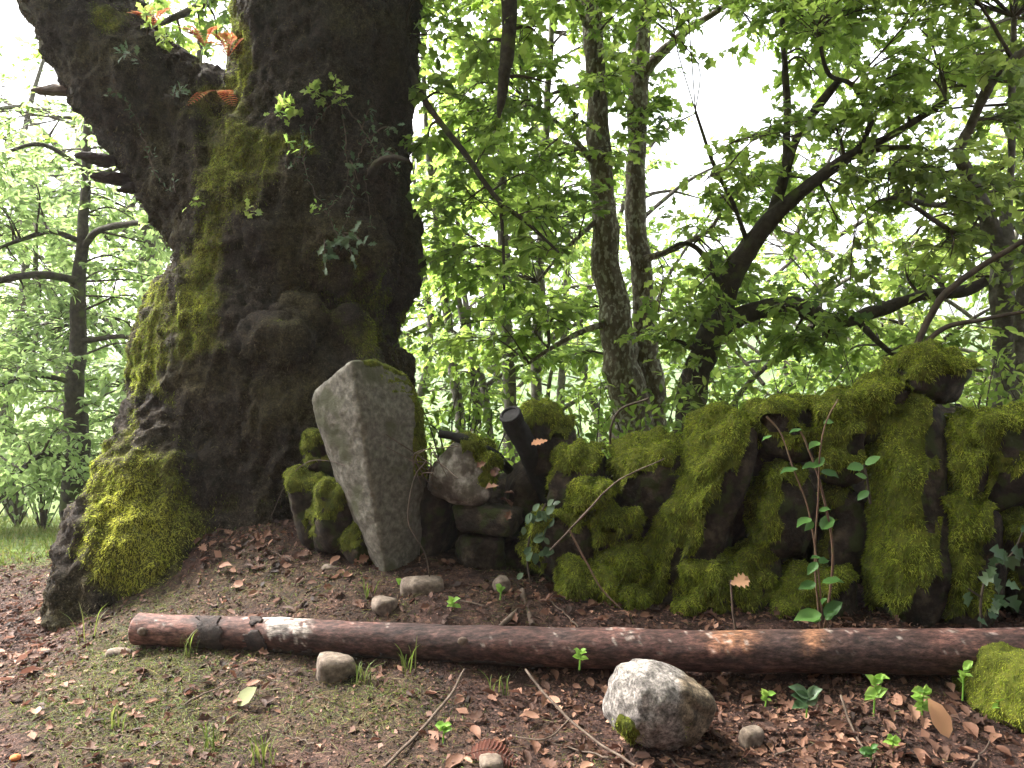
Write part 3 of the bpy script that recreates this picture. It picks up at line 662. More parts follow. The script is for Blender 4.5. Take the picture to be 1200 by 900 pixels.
# bent tree leaning over the wall
t2 = Tree('leaning_tree', 'dark crooked tree leaning sideways with a long level mossy limb', [
    [(788, 680, 6.3, 50), (800, 520, 6.2, 40), (812, 455, 6.15, 34), (834, 390, 6.1, 31), (866, 315, 6.0, 26), (903, 262, 5.9, 21), (945, 222, 5.8, 15), (990, 186, 5.7, 12), (1045, 158, 5.6, 9), (1110, 118, 5.5, 8)],
    [(832, 388, 6.1, 24), (880, 366, 6.0, 23), (930, 360, 5.95, 22), (985, 378, 5.9, 17), (1030, 364, 5.85, 15), (1080, 346, 5.8, 13), (1130, 342, 5.75, 14), (1158, 329, 5.7, 12)],
    [(903, 262, 5.9, 16), (918, 205, 5.9, 12), (935, 160, 5.85, 10), (962, 122, 5.8, 11), (985, 92, 5.7, 8)],
    [(920, 200, 5.9, 10), (922, 120, 5.9, 8), (917, 20, 5.9, 6), (915, -60, 5.9, 5)],
    [(960, 212, 5.8, 9), (1000, 180, 5.7, 8), (1020, 140, 5.6, 7), (1000, 100, 5.55, 6), (970, 85, 5.5, 5), (958, 30, 5.5, 4)],
    [(990, 186, 5.7, 10), (1030, 175, 5.6, 8), (1075, 172, 5.5, 5)],
    [(850, 350, 6.05, 9), (825, 300, 5.9, 7), (800, 285, 5.8, 5), (770, 300, 5.7, 3)],
    [(1005, 375, 5.9, 8), (1040, 410, 5.8, 6), (1070, 425, 5.7, 4)],
    [(880, 300, 6.0, 7), (860, 240, 5.8, 5), (835, 190, 5.7, 4), (815, 130, 5.6, 3)],
], 'dark_bark', tmpl=LEAF_OAK, lsize=(.08, .14)); TREES.append(t2)
# tree over the far end of the wall
t3 = Tree('forked_tree', 'slim grey tree forking low behind the tallest mossy stones', [
    [(1180, 660, 5.8, 34), (1179, 480, 5.8, 28), (1177, 400, 5.8, 25), (1174, 320, 5.8, 25), (1172, 285, 5.8, 25), (1183, 230, 5.8, 10), (1186, 120, 5.8, 8), (1188, 20, 5.8, 6)],
    [(1173, 290, 5.8, 22), (1152, 245, 5.75, 18), (1132, 200, 5.7, 15), (1122, 178, 5.65, 12), (1135, 150, 5.6, 11), (1152, 115, 5.5, 12), (1172, 85, 5.4, 11), (1210, 52, 5.3, 9), (1260, 10, 5.2, 8)],
    [(1200, 640, 5.6, 22), (1198, 450, 5.6, 17), (1200, 330, 5.6, 14), (1212, 200, 5.6, 10)],
    [(1150, 240, 5.75, 7), (1090, 240, 5.5, 6), (1050, 225, 5.4, 4)],
    [(1172, 290, 5.8, 7), (1120, 275, 5.6, 6), (1060, 235, 5.4, 5), (1030, 235, 5.3, 3)],
], 'grey_bark', 'leaf_dark', tmpl=LEAF_OAK, lsize=(.08, .14)); TREES.append(t3)
slim = []
for rows, lb in [
    ([(548, 720, 8.3, 16), (541, 510, 8.3, 13), (531, 430, 8.3, 12), (521, 350, 8.3, 11), (512, 260, 8.3, 9), (500, 150, 8.3, 7), (495, 20, 8.3, 5)], 'thin curving sapling trunk just beside the old tree'),
    ([(600, 720, 8.6, 11), (571, 480, 8.6, 9), (556, 425, 8.6, 9), (543, 380, 8.6, 8), (530, 280, 8.6, 6), (526, 150, 8.6, 5)], 'thin sapling trunk tilting behind the charred post'),
    ([(600, 720, 8.0, 19), (597, 470, 8.0, 16), (593, 380, 8.0, 15), (590, 290, 8.0, 14), (588, 200, 8.0, 12), (592, 60, 8.0, 9), (594, -60, 8, 7)], 'slim straight tree trunk rising behind the charred post'),
    ([(626, 720, 8.4, 17), (628, 470, 8.4, 14), (631, 380, 8.4, 13), (634, 280, 8.4, 11), (640, 150, 8.4, 9), (648, 0, 8.4, 6)], 'slim straight tree trunk rising behind the square mossy pillar stone')]:
    slim.append(Tree('slim_tree', lb, [rows], 'grey_bark', 'leaf', 'slim young trees behind the wall', LEAF_OAK, (.09, .14), k=8))
TREES += slim
# trees on the far side of the path
l1 = Tree('shade_tree', 'dark stemmed tree with drooping layered branches beside the grassy path', [
    [(78, 690, 9, 34), (84, 600, 9, 27), (90, 500, 9, 25), (88, 440, 9, 20), (96, 300, 9, 14), (102, 150, 9, 9), (106, 10, 9, 6), (108, -120, 9, 4)],
    [(88, 545, 9, 8), (55, 532, 8.7, 7), (25, 550, 8.5, 6), (-5, 595, 8.3, 4)], [(90, 560, 9, 6), (140, 580, 8.8, 5), (160, 620, 8.7, 3)],
    [(95, 330, 9, 9), (40, 322, 8.6, 9), (-30, 335, 8.4, 8)], [(97, 290, 9, 8), (120, 268, 8.7, 8), (160, 262, 8.4, 7), (192, 272, 8.2, 5), (212, 292, 8.1, 3)], [(98, 285, 9, 7), (60, 272, 8.8, 6), (20, 282, 8.6, 5), (-20, 300, 8.4, 3)],
    [(92, 450, 9, 7), (40, 440, 8.7, 5), (-10, 455, 8.5, 4)], [(94, 400, 9, 7), (150, 395, 8.8, 5), (200, 410, 8.6, 3)], [(100, 200, 9, 6), (50, 170, 8.7, 5), (0, 180, 8.5, 3)], [(100, 210, 9, 6), (160, 190, 8.8, 5)],
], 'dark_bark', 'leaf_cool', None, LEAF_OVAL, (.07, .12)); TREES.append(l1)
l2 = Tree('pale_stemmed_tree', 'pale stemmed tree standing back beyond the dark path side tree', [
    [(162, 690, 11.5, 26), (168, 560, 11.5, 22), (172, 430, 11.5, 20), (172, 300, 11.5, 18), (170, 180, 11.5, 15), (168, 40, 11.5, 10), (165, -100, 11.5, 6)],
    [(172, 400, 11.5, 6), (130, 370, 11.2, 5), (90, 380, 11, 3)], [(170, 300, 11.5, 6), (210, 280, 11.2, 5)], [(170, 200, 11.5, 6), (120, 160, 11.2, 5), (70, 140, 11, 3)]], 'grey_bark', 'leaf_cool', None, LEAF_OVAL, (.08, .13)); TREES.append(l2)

def fill(trees, n, ub, vb, db, r, nl, keep, seed, maxd=1.6, flat=.55):
    g = np.random.default_rng(seed); cnt = 0; tries = 0
    allp = [t.pts()[:, :3] for t in trees]
    while cnt < n and tries < n * 20:
        tries += 1; u, v, d = g.uniform(*ub), g.uniform(*vb), g.uniform(*db)
        if g.random() > keep(u, v): continue
        c = W(u, v, d); ds = [np.linalg.norm(a - c, axis=1).min() for a in allp]; i = int(np.argmin(ds))
        if ds[i] > maxd: continue
        trees[i].spray(c, g.uniform(*r), int(g.uniform(*nl)), flat); cnt += 1
def ell(u, v, a, b, ra, rb): return math.exp(-((u - a) / ra) ** 2 - ((v - b) / rb) ** 2)
def keep_right(u, v):
    k = .85
    k -= 1.0 * ell(u, v, 840, 90, 50, 110) + .9 * ell(u, v, 1040, 275, 50, 42) + .5 * ell(u, v, 790, 200, 25, 90) + .8 * ell(u, v, 480, 400, 28, 45) + .45 * ell(u, v, 1165, 140, 40, 60)
    k -= .95 * ell(u, v, 726, 280, 62, 210)
    return k
fill([t1, t2, t3] + slim, 190, (475, 790), (-90, 430), (6.0, 9.0), (.28, .6), (45, 90), keep_right, 1)
fill([t1, t2, t3], 210, (770, 1260), (-110, 440), (5.0, 7.2), (.25, .55), (40, 80), keep_right, 2)
fill([l1, l2], 205, (-80, 215), (120, 560), (8.0, 11.5), (.4, .8), (60, 110), lambda u, v: .9 - .7 * ell(u, v, 40, 150, 60, 60), 3, 2.2, .3)

# crown of the old tree, mostly above the picture, and its dead hanging limb
ocr = Tree('old_tree', '', [
    [(392, -80, 6.1, 170), (400, -180, 6.12, 168), (410, -280, 6.15, 130), (440, -420, 6.2, 100), (480, -620, 6.4, 70), (520, -800, 6.6, 40)],
    [(420, -170, 6.0, 60), (500, -200, 5.8, 44), (570, -170, 5.7, 34), (594, -100, 5.65, 27), (597, 0, 5.6, 19), (595, 60, 5.6, 16), (590, 100, 5.6, 13), (587, 122, 5.6, 9), (585, 138, 5.6, 3)],
    [(466, 60, 6.1, 13), (482, 86, 5.9, 9), (505, 128, 5.7, 8), (545, 182, 5.6, 7), (585, 236, 5.5, 6), (618, 262, 5.5, 5), (655, 296, 5.4, 3)],
    [(586, 238, 5.5, 5), (590, 280, 5.5, 4), (591, 340, 5.5, 3)],
    [(400, -200, 6.0, 60), (380, -420, 5.0, 40), (420, -700, 4.2, 26)],
    [(60, -120, 5.7, 40), (20, -300, 5.2, 30), (60, -500, 4.7, 18)],
    [(345, -70, 6.4, 34), (285, -30, 6.9, 16), (235, 5, 7.2, 10), (185, 30, 7.4, 6)],
    [(440, -330, 6.2, 60), (620, -420, 6.0, 40), (800, -480, 5.6, 24)],
], 'dark_bark', 'leaf', None, LEAF_OAK, (.09, .15), root=oak)
g = np.random.default_rng(12)
shade_crown = Tree('old_tree', '', [  # added boughs above the view, carrying leaves that shade the foreground
    [(410, -280, 6.15, 60), (360, -600, 5.2, 44), (300, -1100, 3.6, 30)], [(410, -280, 6.15, 50), (560, -800, 4.4, 36), (760, -1500, 3.0, 22)],
    [(425, -350, 6.2, 50), (300, -420, 6.4, 36), (130, -500, 6.8, 22)], [(440, -420, 6.2, 50), (700, -600, 5.6, 34), (980, -760, 5.0, 20)]], 'dark_bark', 'leaf', None, LEAF_QUAD, (.13, .2), root=oak, k=8)
for _ in range(400):  # unseen sprays carried back over the camera to cut the sky light
    d = g.uniform(-6.0, 8.0); xs_ = g.uniform(-5.5, 4.5); z = max(H + .5 * max(d, 0) + g.uniform(.7, 3.4) + .4 * max(0, 3.5 - d), 4.4); shade_crown.spray((xs_ if not (xs_ < -2.4 and d > 2.5) else xs_ + 5.5, d, z), g.uniform(.6, 1.1), 64)
for u, v, d in [(505, 40, 6), (520, 110, 5.8), (560, 190, 5.6), (610, 250, 5.5), (500, 170, 6), (640, 300, 5.4), (540, 240, 5.6), (560, 60, 5.8), (630, 40, 5.7), (590, 330, 5.5), (620, 200, 5.6), (500, -10, 5.6), (570, -20, 5.6), (640, -20, 5.6), (650, 100, 5.8), (530, 300, 5.7), (270, 10, 7.1), (235, 35, 7.2), (200, 20, 7.3), (170, 5, 7.4), (250, -20, 7.0), (215, 55, 7.3), (185, 45, 7.4), (255, 50, 7.2)]:
    ocr.spray(W(u, v, d), .36, 46)
for t in TREES + [ocr, shade_crown]: t.build()

# further trees filling the slope behind: each its own trunk and crown
def back_tree(u, d, hgt, crown_r, wpx, leafm, seed, label, nspr, nl, low=.15, group='leafy trees on the slope beyond the wall', ls=(.1, .17)):
    g = np.random.default_rng(seed); x = (u - 600) / FPX * d; z0 = float(gz(x, d)) - .1
    p = [np.array([x + g.normal() * .15 * i, d + g.normal() * .15 * i, z0 + hgt * i / 4, ]) for i in range(5)]
    t = Tree('leafy_tree', label, [], 'dark_bark' if seed % 2 else 'grey_bark', leafm, group, LEAF_QUAD, ls, k=8)
    r0 = wpx / 2 / FPX * d; t.paths.append(spline([list(q) + [r0 * (1 - .8 * i / 4)] for i, q in enumerate(p)], 24))
    for i in range(6):
        a = g.uniform(0, 6.28); f = g.uniform(.3, .85); b = p[0] * (1 - f) + p[4] * f; L = crown_r * g.uniform(.5, .9)
        e = b + np.array([math.cos(a) * L, math.sin(a) * L, g.uniform(.1, .8) * L]); t.paths.append(spline([list(b) + [r0 * .45], list((b + e) / 2 + [0, 0, .1 * L]) + [r0 * .3], list(e) + [r0 * .1]], 10))
    for _ in range(nspr):
        q = norm(g.normal(size=3)) * g.random() ** .4; c = p[2] * 1.0; c[2] = z0 + hgt * (low + 1) / 2; c = c + q * np.array([crown_r, crown_r, hgt * (1 - low) / 2 * 1.05])
        t.spray(c, g.uniform(.45, .9), nl, .5)
    t.build()
specs = [  # u, d, height, crown radius, trunk px, leaves, label
    (470, 13, 8, 2.4, 14, 'leaf', 'leafy tree filling the gap beside the old trunk'), (560, 11.5, 7.5, 2.2, 14, 'leaf', 'bushy tree crowding the slim trunks behind the charred post'),
    (655, 12.5, 8.5, 2.4, 14, 'leaf', 'tall bright green tree just past the lichened stems'), (700, 15, 10, 3.0, 14, 'leaf_cool', 'paler tree far down the slope behind the lichened stems'),
    (790, 12, 6.2, 2.2, 12, 'leaf', 'low spreading tree behind the foot of the leaning tree'), (890, 11, 5.6, 2.2, 12, 'leaf', 'round leafy tree seen beneath the level mossy limb'),
    (1000, 13, 5.8, 2.6, 12, 'leaf', 'broad leafy tree below the bright gap in the branches'), (1090, 10.5, 5.4, 2.0, 12, 'leaf_dark', 'low leafy tree behind the tallest mossy stones'),
    (1180, 12, 8.5, 2.5, 13, 'leaf', 'tall leafy tree behind the forked grey tree'), (930, 16, 9.5, 3.0, 13, 'leaf', 'tall pale tree high behind the leaning tree'),
    (1290, 10, 8, 2.4, 13, 'leaf', 'leafy tree beyond the far end of the wall'), (600, 20, 11, 3.4, 13, 'leaf_cool', 'big hazy tree deep in the valley behind the slim trunks')]
for i, (u, d, h, cr, wp, lm, lb) in enumerate(specs): back_tree(u, d, h, cr, wp, lm, 50 + i, lb, int(42 * cr / 2.2), 62)
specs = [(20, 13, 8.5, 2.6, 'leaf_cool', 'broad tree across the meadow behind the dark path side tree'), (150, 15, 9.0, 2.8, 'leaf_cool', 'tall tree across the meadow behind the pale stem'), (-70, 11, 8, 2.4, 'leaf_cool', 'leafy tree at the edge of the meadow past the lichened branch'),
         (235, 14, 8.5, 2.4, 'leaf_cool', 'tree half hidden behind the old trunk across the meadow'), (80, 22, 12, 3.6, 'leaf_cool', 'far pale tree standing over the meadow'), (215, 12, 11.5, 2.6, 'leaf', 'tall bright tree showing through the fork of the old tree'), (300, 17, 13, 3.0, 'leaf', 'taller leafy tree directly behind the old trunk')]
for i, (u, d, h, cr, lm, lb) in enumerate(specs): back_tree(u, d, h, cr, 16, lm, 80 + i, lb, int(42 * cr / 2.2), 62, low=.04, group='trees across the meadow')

# ------------------------------------------------------------------ fallen log
LP = spline([list(W(160, 737, 4.1)) + [.082], list(W(330, 744, 4.0)) + [.083], list(W(560, 755, 3.85)) + [.09], list(W(800, 762, 3.72)) + [.096], list(W(1030, 763, 3.62)) + [.102], list(W(1300, 762, 3.5)) + [.108]], 480)
P = LP[:, :3]; R = LP[:, 3] * (1 + .02 * fbm(P, 4, 2)); R[0] *= .9; K = 48
V, F = tube_vf(P, R, K); C = np.repeat(P, K, 0); N_ = norm(V - C)
V = V + N_ * (.012 * fbm(V, 3.5, 3, 1) + .0045 * fbm(V * [.25, 1, 1], 26, 3, 2))[:, None]
V2, F2 = cap_vf(V, K, 480); Nn = np.vstack([N_, N_[:1], N_[:1]])
u, v = UVOF(V2); n1 = fbm(V2 * [.5, 1, 1], 6, 4, 5); n2 = fbm(V2, 26, 4, 6); n3 = fbm(V2 * [.4, 1, 1], 3, 3, 8)
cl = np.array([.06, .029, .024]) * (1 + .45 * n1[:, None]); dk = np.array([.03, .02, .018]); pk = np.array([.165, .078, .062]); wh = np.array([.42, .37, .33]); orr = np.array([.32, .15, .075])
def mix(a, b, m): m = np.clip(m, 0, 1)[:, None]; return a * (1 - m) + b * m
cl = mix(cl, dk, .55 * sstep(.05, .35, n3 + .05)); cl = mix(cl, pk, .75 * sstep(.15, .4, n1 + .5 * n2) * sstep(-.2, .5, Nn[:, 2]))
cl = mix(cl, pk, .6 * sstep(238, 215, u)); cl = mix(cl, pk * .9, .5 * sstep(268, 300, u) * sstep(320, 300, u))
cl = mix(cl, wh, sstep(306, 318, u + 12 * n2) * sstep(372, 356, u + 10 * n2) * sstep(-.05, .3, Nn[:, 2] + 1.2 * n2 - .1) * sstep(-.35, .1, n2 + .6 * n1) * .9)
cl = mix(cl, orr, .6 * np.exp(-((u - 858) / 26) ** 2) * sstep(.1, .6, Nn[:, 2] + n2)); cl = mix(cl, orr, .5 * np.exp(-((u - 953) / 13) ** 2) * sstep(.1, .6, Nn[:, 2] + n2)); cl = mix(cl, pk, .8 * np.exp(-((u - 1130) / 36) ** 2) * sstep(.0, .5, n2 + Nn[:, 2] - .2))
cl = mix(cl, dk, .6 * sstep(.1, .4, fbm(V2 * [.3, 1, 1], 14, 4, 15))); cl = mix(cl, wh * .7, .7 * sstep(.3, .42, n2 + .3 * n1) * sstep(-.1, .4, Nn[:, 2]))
lb_ = P[240].copy(); lb_[2] -= R[240]
log = thing('fallen_log', 'long smooth reddish brown fallen log lying below the wall', 'log', lb_)
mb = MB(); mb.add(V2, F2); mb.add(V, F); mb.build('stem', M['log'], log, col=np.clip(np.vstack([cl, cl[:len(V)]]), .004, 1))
def log_flake(u0, u1, a0, a1, seed, off=.006):
    k = int(K); sel = []; uu = u[:len(V)].reshape(480, K); NN = N_.reshape(480, K, 3); VV = V.reshape(480, K, 3)
    ang = np.degrees(np.arctan2(NN[..., 2], -NN[..., 1])); nn = fbm(V, 14, 3, seed).reshape(480, K)
    m = (uu > u0 + 14 * nn) & (uu < u1 + 14 * nn) & (ang > a0 + 40 * nn) & (ang < a1 + 40 * nn)
    ids = -np.ones((480, K), int); Vn = VV + NN * off + NN * (.004 * fbm(V, 40, 2, seed).reshape(480, K, 1)); fs = []
    for i in range(479):
        for j in range(K):
            j2 = (j + 1) % K
            if m[i, j] and m[i + 1, j] and m[i, j2] and m[i + 1, j2]: fs.append((i * K + j, i * K + j2, (i + 1) * K + j2, (i + 1) * K + j))
    if not fs: return
    fs = np.array(fs); ids, inv = np.unique(fs, return_inverse=True); inv = inv.reshape(fs.shape); mb = MB(); mb.add(Vn.reshape(-1, 3)[ids], inv)
    o = mb.build('bark_flake', M['log_bark'], log); s = o.modifiers.new('s', 'SOLIDIFY'); s.thickness = .008
log_flake(232, 262, -60, 95, 3); log_flake(286, 318, -75, 30, 5); log_flake(318, 366, -80, -25, 6); log_flake(290, 308, 55, 110, 8, .008); log_flake(366, 640, -90, -38, 9, .003)
for uk, ang in [(543, 25), (175, 10)]:
    i = int(np.abs(u[:len(V)].reshape(480, K)[:, 0] - uk).argmin()); a = math.radians(ang); c = P[i] + np.array([0, -math.cos(a), math.sin(a)]) * R[i]
    D_, F_ = ico(2); mb = MB(); mb.add(D_ * [.028, .012, .024] + c, F_); mb.build('knot', M['dry_twig'], log)

# charred post and dark broken branch on the wall
t = thing('charred_post', 'black charred post leaning against the square mossy pillar stone', 'post', W(640, 575, 4.72))
R = spline([list(W(640, 585, 4.85)) + [.06], list(W(626, 545, 4.72)) + [.064], list(W(612, 515, 4.58)) + [.064], list(W(598, 486, 4.46)) + [.062]], 30)
mb = MB(); V, F = tube_vf(R[:, :3], R[:, 3], 28); C = np.repeat(R[:, :3], 28, 0); V = V + norm(V - C) * (.014 * fbm(V, 12, 3))[:, None]; V2, F2 = cap_vf(V, 28, 30)
mb.add(V2, F2); mb.add(V, F); mb.build('post_shaft', M['char'], t)
rr = tube_vf(np.array([R[-1, :3] - (R[-1, :3] - R[-2, :3]) * .6, R[-1, :3] + (R[-1, :3] - R[-2, :3]) * .5]), np.array([.088, .084]), 28)
a_ = np.arange(29) * 2 * math.pi / 28; T_, X_, Y_ = frames(R[:, :3]); ring = R[-1, :3] + .058 * (np.cos(a_)[:, None] * X_[-1] + np.sin(a_)[:, None] * Y_[-1]); mb = MB(); V, F = tube_vf(ring, .010, 8); mb.add(V, F); mb.build('burnt_rim', M['char'], t)
R = spline([list(W(514, 508, 4.66)) + [.02], list(W(535, 512, 4.66)) + [.03], list(W(556, 519, 4.68)) + [.032], list(W(580, 534, 4.72)) + [.032], list(W(598, 552, 4.76)) + [.028]], 30)
mb = MB(); V, F = tube_vf(R[:, :3], R[:, 3], 14); V = V + norm(V - np.repeat(R[:, :3], 14, 0)) * (.018 * fbm(V, 10, 3))[:, None]; V2, F2 = cap_vf(V, 14, 30); mb.add(V2, F2); mb.add(V, F)
tag(mb.build('broken_branch', M['char'], loc=R[0, :3]), 'dark broken branch lying on the wall between slab and charred post', 'branch')

# ------------------------------------------------------------------ ground cover
def scatter(n, ub, vb, mask=None, seed=0, m=3):
    g = np.random.default_rng(seed); x = g.uniform(-4.8, 3.3, n * m); y = g.uniform(2.55, 6.9, n * m); z = gz(x, y); P = np.stack([x, y, z], 1); u, v = UVOF(P)
    k = (u > ub[0]) & (u < ub[1]) & (v > vb[0]) & (v < vb[1]) & (y < dwall(u) + .15 + .8 * (u < 470) + 1.6 * (u < 120))
    if mask is not None: k &= g.random(len(x)) < mask(P, u, v)
    return P[k][:n]
def gnorm(P):
    e = .03; zx = (gz(P[:, 0] + e, P[:, 1], False) - gz(P[:, 0] - e, P[:, 1], False)) / (2 * e); zy = (gz(P[:, 0], P[:, 1] + e, False) - gz(P[:, 0], P[:, 1] - e, False)) / (2 * e)
    return norm(np.stack([-zx, -zy, np.ones(len(P))], 1))
def lit_mask(P, u, v):
    m = .25 + .75 * sstep(560, 760, u) + .6 * np.exp(-((u - 310) / 80) ** 2 - ((v - 645) / 30) ** 2) + .5 * np.exp(-((u - 20) / 70) ** 2 - ((v - 760) / 60) ** 2) + .4 * np.exp(-((u - 560) / 80) ** 2 - ((v - 690) / 25) ** 2)
    return np.clip(m * (.55 + 1.1 * fbm(P, 2.5, 3, 40)), .02, 1)
P = scatter(15000, (-60, 1260), (590, 930), lit_mask, 1, 9); n = len(P); Ng = gnorm(P)
mb = MB(); D = np.cross(Ng, RNG.normal(size=(n, 3))) + Ng * RNG.normal(size=(n, 1)) * .25
big = RNG.random(n)
tl = np.clip(.42 + .35 * fbm(P, 3, 2, 3) + RNG.normal(size=n) * .24, 0, 1); pick = RNG.integers(0, 4, n); pl_ = P + Ng * RNG.uniform(.002, .018, (n, 1)); nl_ = Ng + RNG.normal(size=(n, 3)) * .45; sl_ = .014 + .065 * big ** 5
for q_, tp in enumerate([LEAF_CURL, LEAF_OAKC, LEAF_THIN, LEAF_QUAD]):
    k = pick == q_; place_leaves(mb, pl_[k], D[k], nl_[k], sl_[k], tp, 0, tl[k], 1.2)
lit = mb.build('leaf_litter', M['litter']); lit['kind'] = 'stuff'; tag(lit, 'dry brown dead leaves carpeting the soil around the log', 'leaf litter')
# fine crumbs, bits of bark and needles
P = scatter(40000, (-60, 1260), (590, 930), lambda P, u, v: np.full(len(u), .9), 2, 4); n = len(P); Ng = gnorm(P)
mb = MB(); place_leaves(mb, P + Ng * .004, np.cross(Ng, RNG.normal(size=(n, 3))) + Ng * RNG.normal(size=(n, 1)) * .3, Ng + RNG.normal(size=(n, 3)) * .5, RNG.uniform(.006, .02, n) * (1 + 1.2 * (RNG.random(n) > .93)), LEAF_QUAD, 0, np.clip(.4 + .25 * fbm(P, 4, 2, 3) + RNG.normal(size=n) * .22, 0, 1), RNG.choice([1, .5]))
deb = mb.build('debris', M['debris']); deb['kind'] = 'stuff'; tag(deb, 'crumbs of bark and soil strewn over the bare bank', 'debris')
# short grass and ground moss
P = scatter(20000, (-60, 1260), (590, 930), lambda P, u, v: np.clip(turf_mask(P) ** 1.6 * 1.4, 0, 1), 3, 9); n = len(P); Ng = gnorm(P)
mb = MB(); hgt = RNG.uniform(.02, .07, n) * (1 + .8 * np.clip(fbm(P, 3, 2, 5), 0, 1))
place_blades(mb, P, Ng * .6 + RNG.normal(size=P.shape) * .6, hgt, .003, .9, 0, np.clip(.42 + .3 * fbm(P, 2.5, 3, 6) + RNG.normal(size=n) * .18, 0, 1))
P = scatter(9000, (-60, 1260), (590, 930), lambda P, u, v: np.clip(.06 + turf_mask(P) * .9, 0, 1), 13, 6); n = len(P)
place_blades(mb, P + [0, 0, .006], RNG.normal(size=P.shape) * [1, 1, .15], RNG.uniform(.03, .12, n), .0019, .1, 0, np.clip(.85 + RNG.normal(size=n) * .12, 0, 1))
gr = mb.build('grass', M['grass']); gr['kind'] = 'stuff'; tag(gr, 'short yellowing grass creeping over the near bank', 'grass')
# meadow beyond the path
g = np.random.default_rng(5); n = 20000; x = g.uniform(-9, -2.6, n); y = 6.0 + 6 * g.random(n) ** 1.4; P = np.stack([x, y, gz(x, y)], 1); k = fbm(P, 1.0, 2) + (y - 6.3) * 1.2 > 0; P = P[k]; n = len(P)
mb = MB(); place_blades(mb, P, np.array([0, 0, 1.0]) + RNG.normal(size=P.shape) * .35, RNG.uniform(.06, .2, n), .008, .5, 0, np.clip(.55 + RNG.normal(size=n) * .18, 0, 1))
md = mb.build('meadow_grass', M['grass']); md['kind'] = 'stuff'; tag(md, 'bright green grass verge beyond the path', 'grass')
# undergrowth behind the wall
g = np.random.default_rng(6)
def shrub(u, d, w, h, lm, lab, nl, ls=(.05, .09), group='shrubs growing behind the wall', v0=None):
    x = (u - 600) / FPX * d; z0 = float(gz(x, d)); b = np.array([x, d, z0]); t = thing('shrub', lab, 'shrub', b, group); mb = MB(); LPp = []; LDd = []
    for q in range(max(7, nl // 45)):
        a = g.uniform(0, 6.28); r = w * g.random() ** .5; e = b + [math.cos(a) * r, math.sin(a) * r * .8, h * g.uniform(.45, 1.0)]; m_ = (b + e) / 2 + [0, 0, h * .15] + g.normal(size=3) * .08
        S = spline([b - [0, 0, .05], m_, e], 9); V, F = tube_vf(S, np.linspace(.011, .002, 9), 4); mb.add(V, F)
        n = nl // max(7, nl // 45); tt = g.uniform(.3, 1, n) * 7.99; i = tt.astype(int); p = S[i] + (S[i + 1] - S[i]) * (tt - i)[:, None] + g.normal(size=(n, 3)) * .09; LPp.append(p); LDd.append(g.normal(size=(n, 3)) + [0, 0, -.2])
    mb.build('stems', M['twig'], t)
    Pp = np.vstack(LPp); n = len(Pp); mb = MB(); place_leaves(mb, Pp, np.vstack(LDd), np.array([0, 0, 1.]) + RNG.normal(size=(n, 3)) * .5, g.uniform(*ls, n), LEAF_OVAL, 0, np.clip(.5 + .3 * fbm(Pp, 2, 2) + RNG.normal(size=n) * .15, 0, 1))
    mb.build('foliage', M[lm], t)
for i, (u, d, w, h, lm, lab) in enumerate([
    (540, 5.7, .5, 1.0, 'leaf', 'low bright shrub behind the lichened white stone'), (690, 5.6, .45, 1.05, 'leaf', 'leafy shrub behind the mossy pillar stone'), (770, 5.4, .5, 1.1, 'leaf', 'leafy shrub in front of the lichened stems'),
    (850, 5.3, .5, 1.15, 'leaf_dark', 'dark leafy shrub at the foot of the leaning tree'), (935, 5.4, .5, 1.25, 'leaf', 'leafy shrub behind the sloping mossy slabs'), (1010, 5.6, .55, 1.4, 'leaf', 'tall shrub below the level mossy limb'),
    (1150, 5.0, .4, 1.35, 'leaf', 'leafy shrub behind the topmost mossy stone'), (1230, 5.0, .5, 1.5, 'leaf_dark', 'leafy shrub beside the forked grey tree'), (620, 6.8, .8, 1.3, 'leaf', 'wide shrub around the slim trunks'), (880, 7, .9, 1.7, 'leaf', 'wide shrub under the leaning tree'),
    (500, 7.5, .7, 1.0, 'leaf', 'pale shrub in the gap beside the old trunk'), (1060, 7.2, .9, 1.8, 'leaf', 'wide shrub below the bright gap')]): shrub(u, d, w, h, lm, lab, 480 if d < 6 else 700) if d > 6 else shrub(u, d, w, h + .33, lm, lab, 520)
for i, (u, d, w, h, lab) in enumerate([(-20, 8, .9, 1.1, 'pale feathery bush at the edge of the meadow'), (50, 9.6, 1.0, 1.3, 'pale bush beneath the dark path side tree'), (140, 8.8, .8, 1.2, 'bush beside the mossy root across the path'), (20, 10.5, 1.3, 2.0, 'tall pale bush behind the meadow edge'), (150, 11, 1.3, 2.4, 'tall bush below the pale stemmed tree'), (230, 9, .9, 1.8, 'bush half hidden by the old trunk')]):
    shrub(u, d, w, h, 'leaf_cool', lab, 800, (.06, .11), 'bushes along the meadow edge')

# ------------------------------------------------------------------ small plants, twigs and leaves
def stem_mesh(rows, name, m, parent, k=6):
    R = spline([list(W(u, v, d)) + [w / 2 / FPX * d] for u, v, d, w in rows], len(rows) * 6); mb = MB(); V, F = tube_vf(R[:, :3], R[:, 3], k); V2, F2 = cap_vf(V, k, len(R)); mb.add(V2, F2); mb.add(V, F)
    return mb.build(name, M[m], parent), R
def one_leaf(u, v, d, ang, size_px, m, parent, tmpl=LEAF_OVAL, tint=None, face=.6, xs=1.3):
    """a leaf at a point, pointing at the angle ang (deg, 0 right, 90 up)"""
    a = math.radians(ang); D = np.array([[math.cos(a), RNG.normal() * .25 - .15, math.sin(a)]]); Nn = np.array([[RNG.normal() * .2, -face, .75 + RNG.normal() * .15]])
    mb = MB(); place_leaves(mb, W(u, v, d)[None], D, Nn, size_px / FPX * d, tmpl, 0, RNG.random() if tint is None else tint, xs); return mb.build('leaf', M[m], parent)
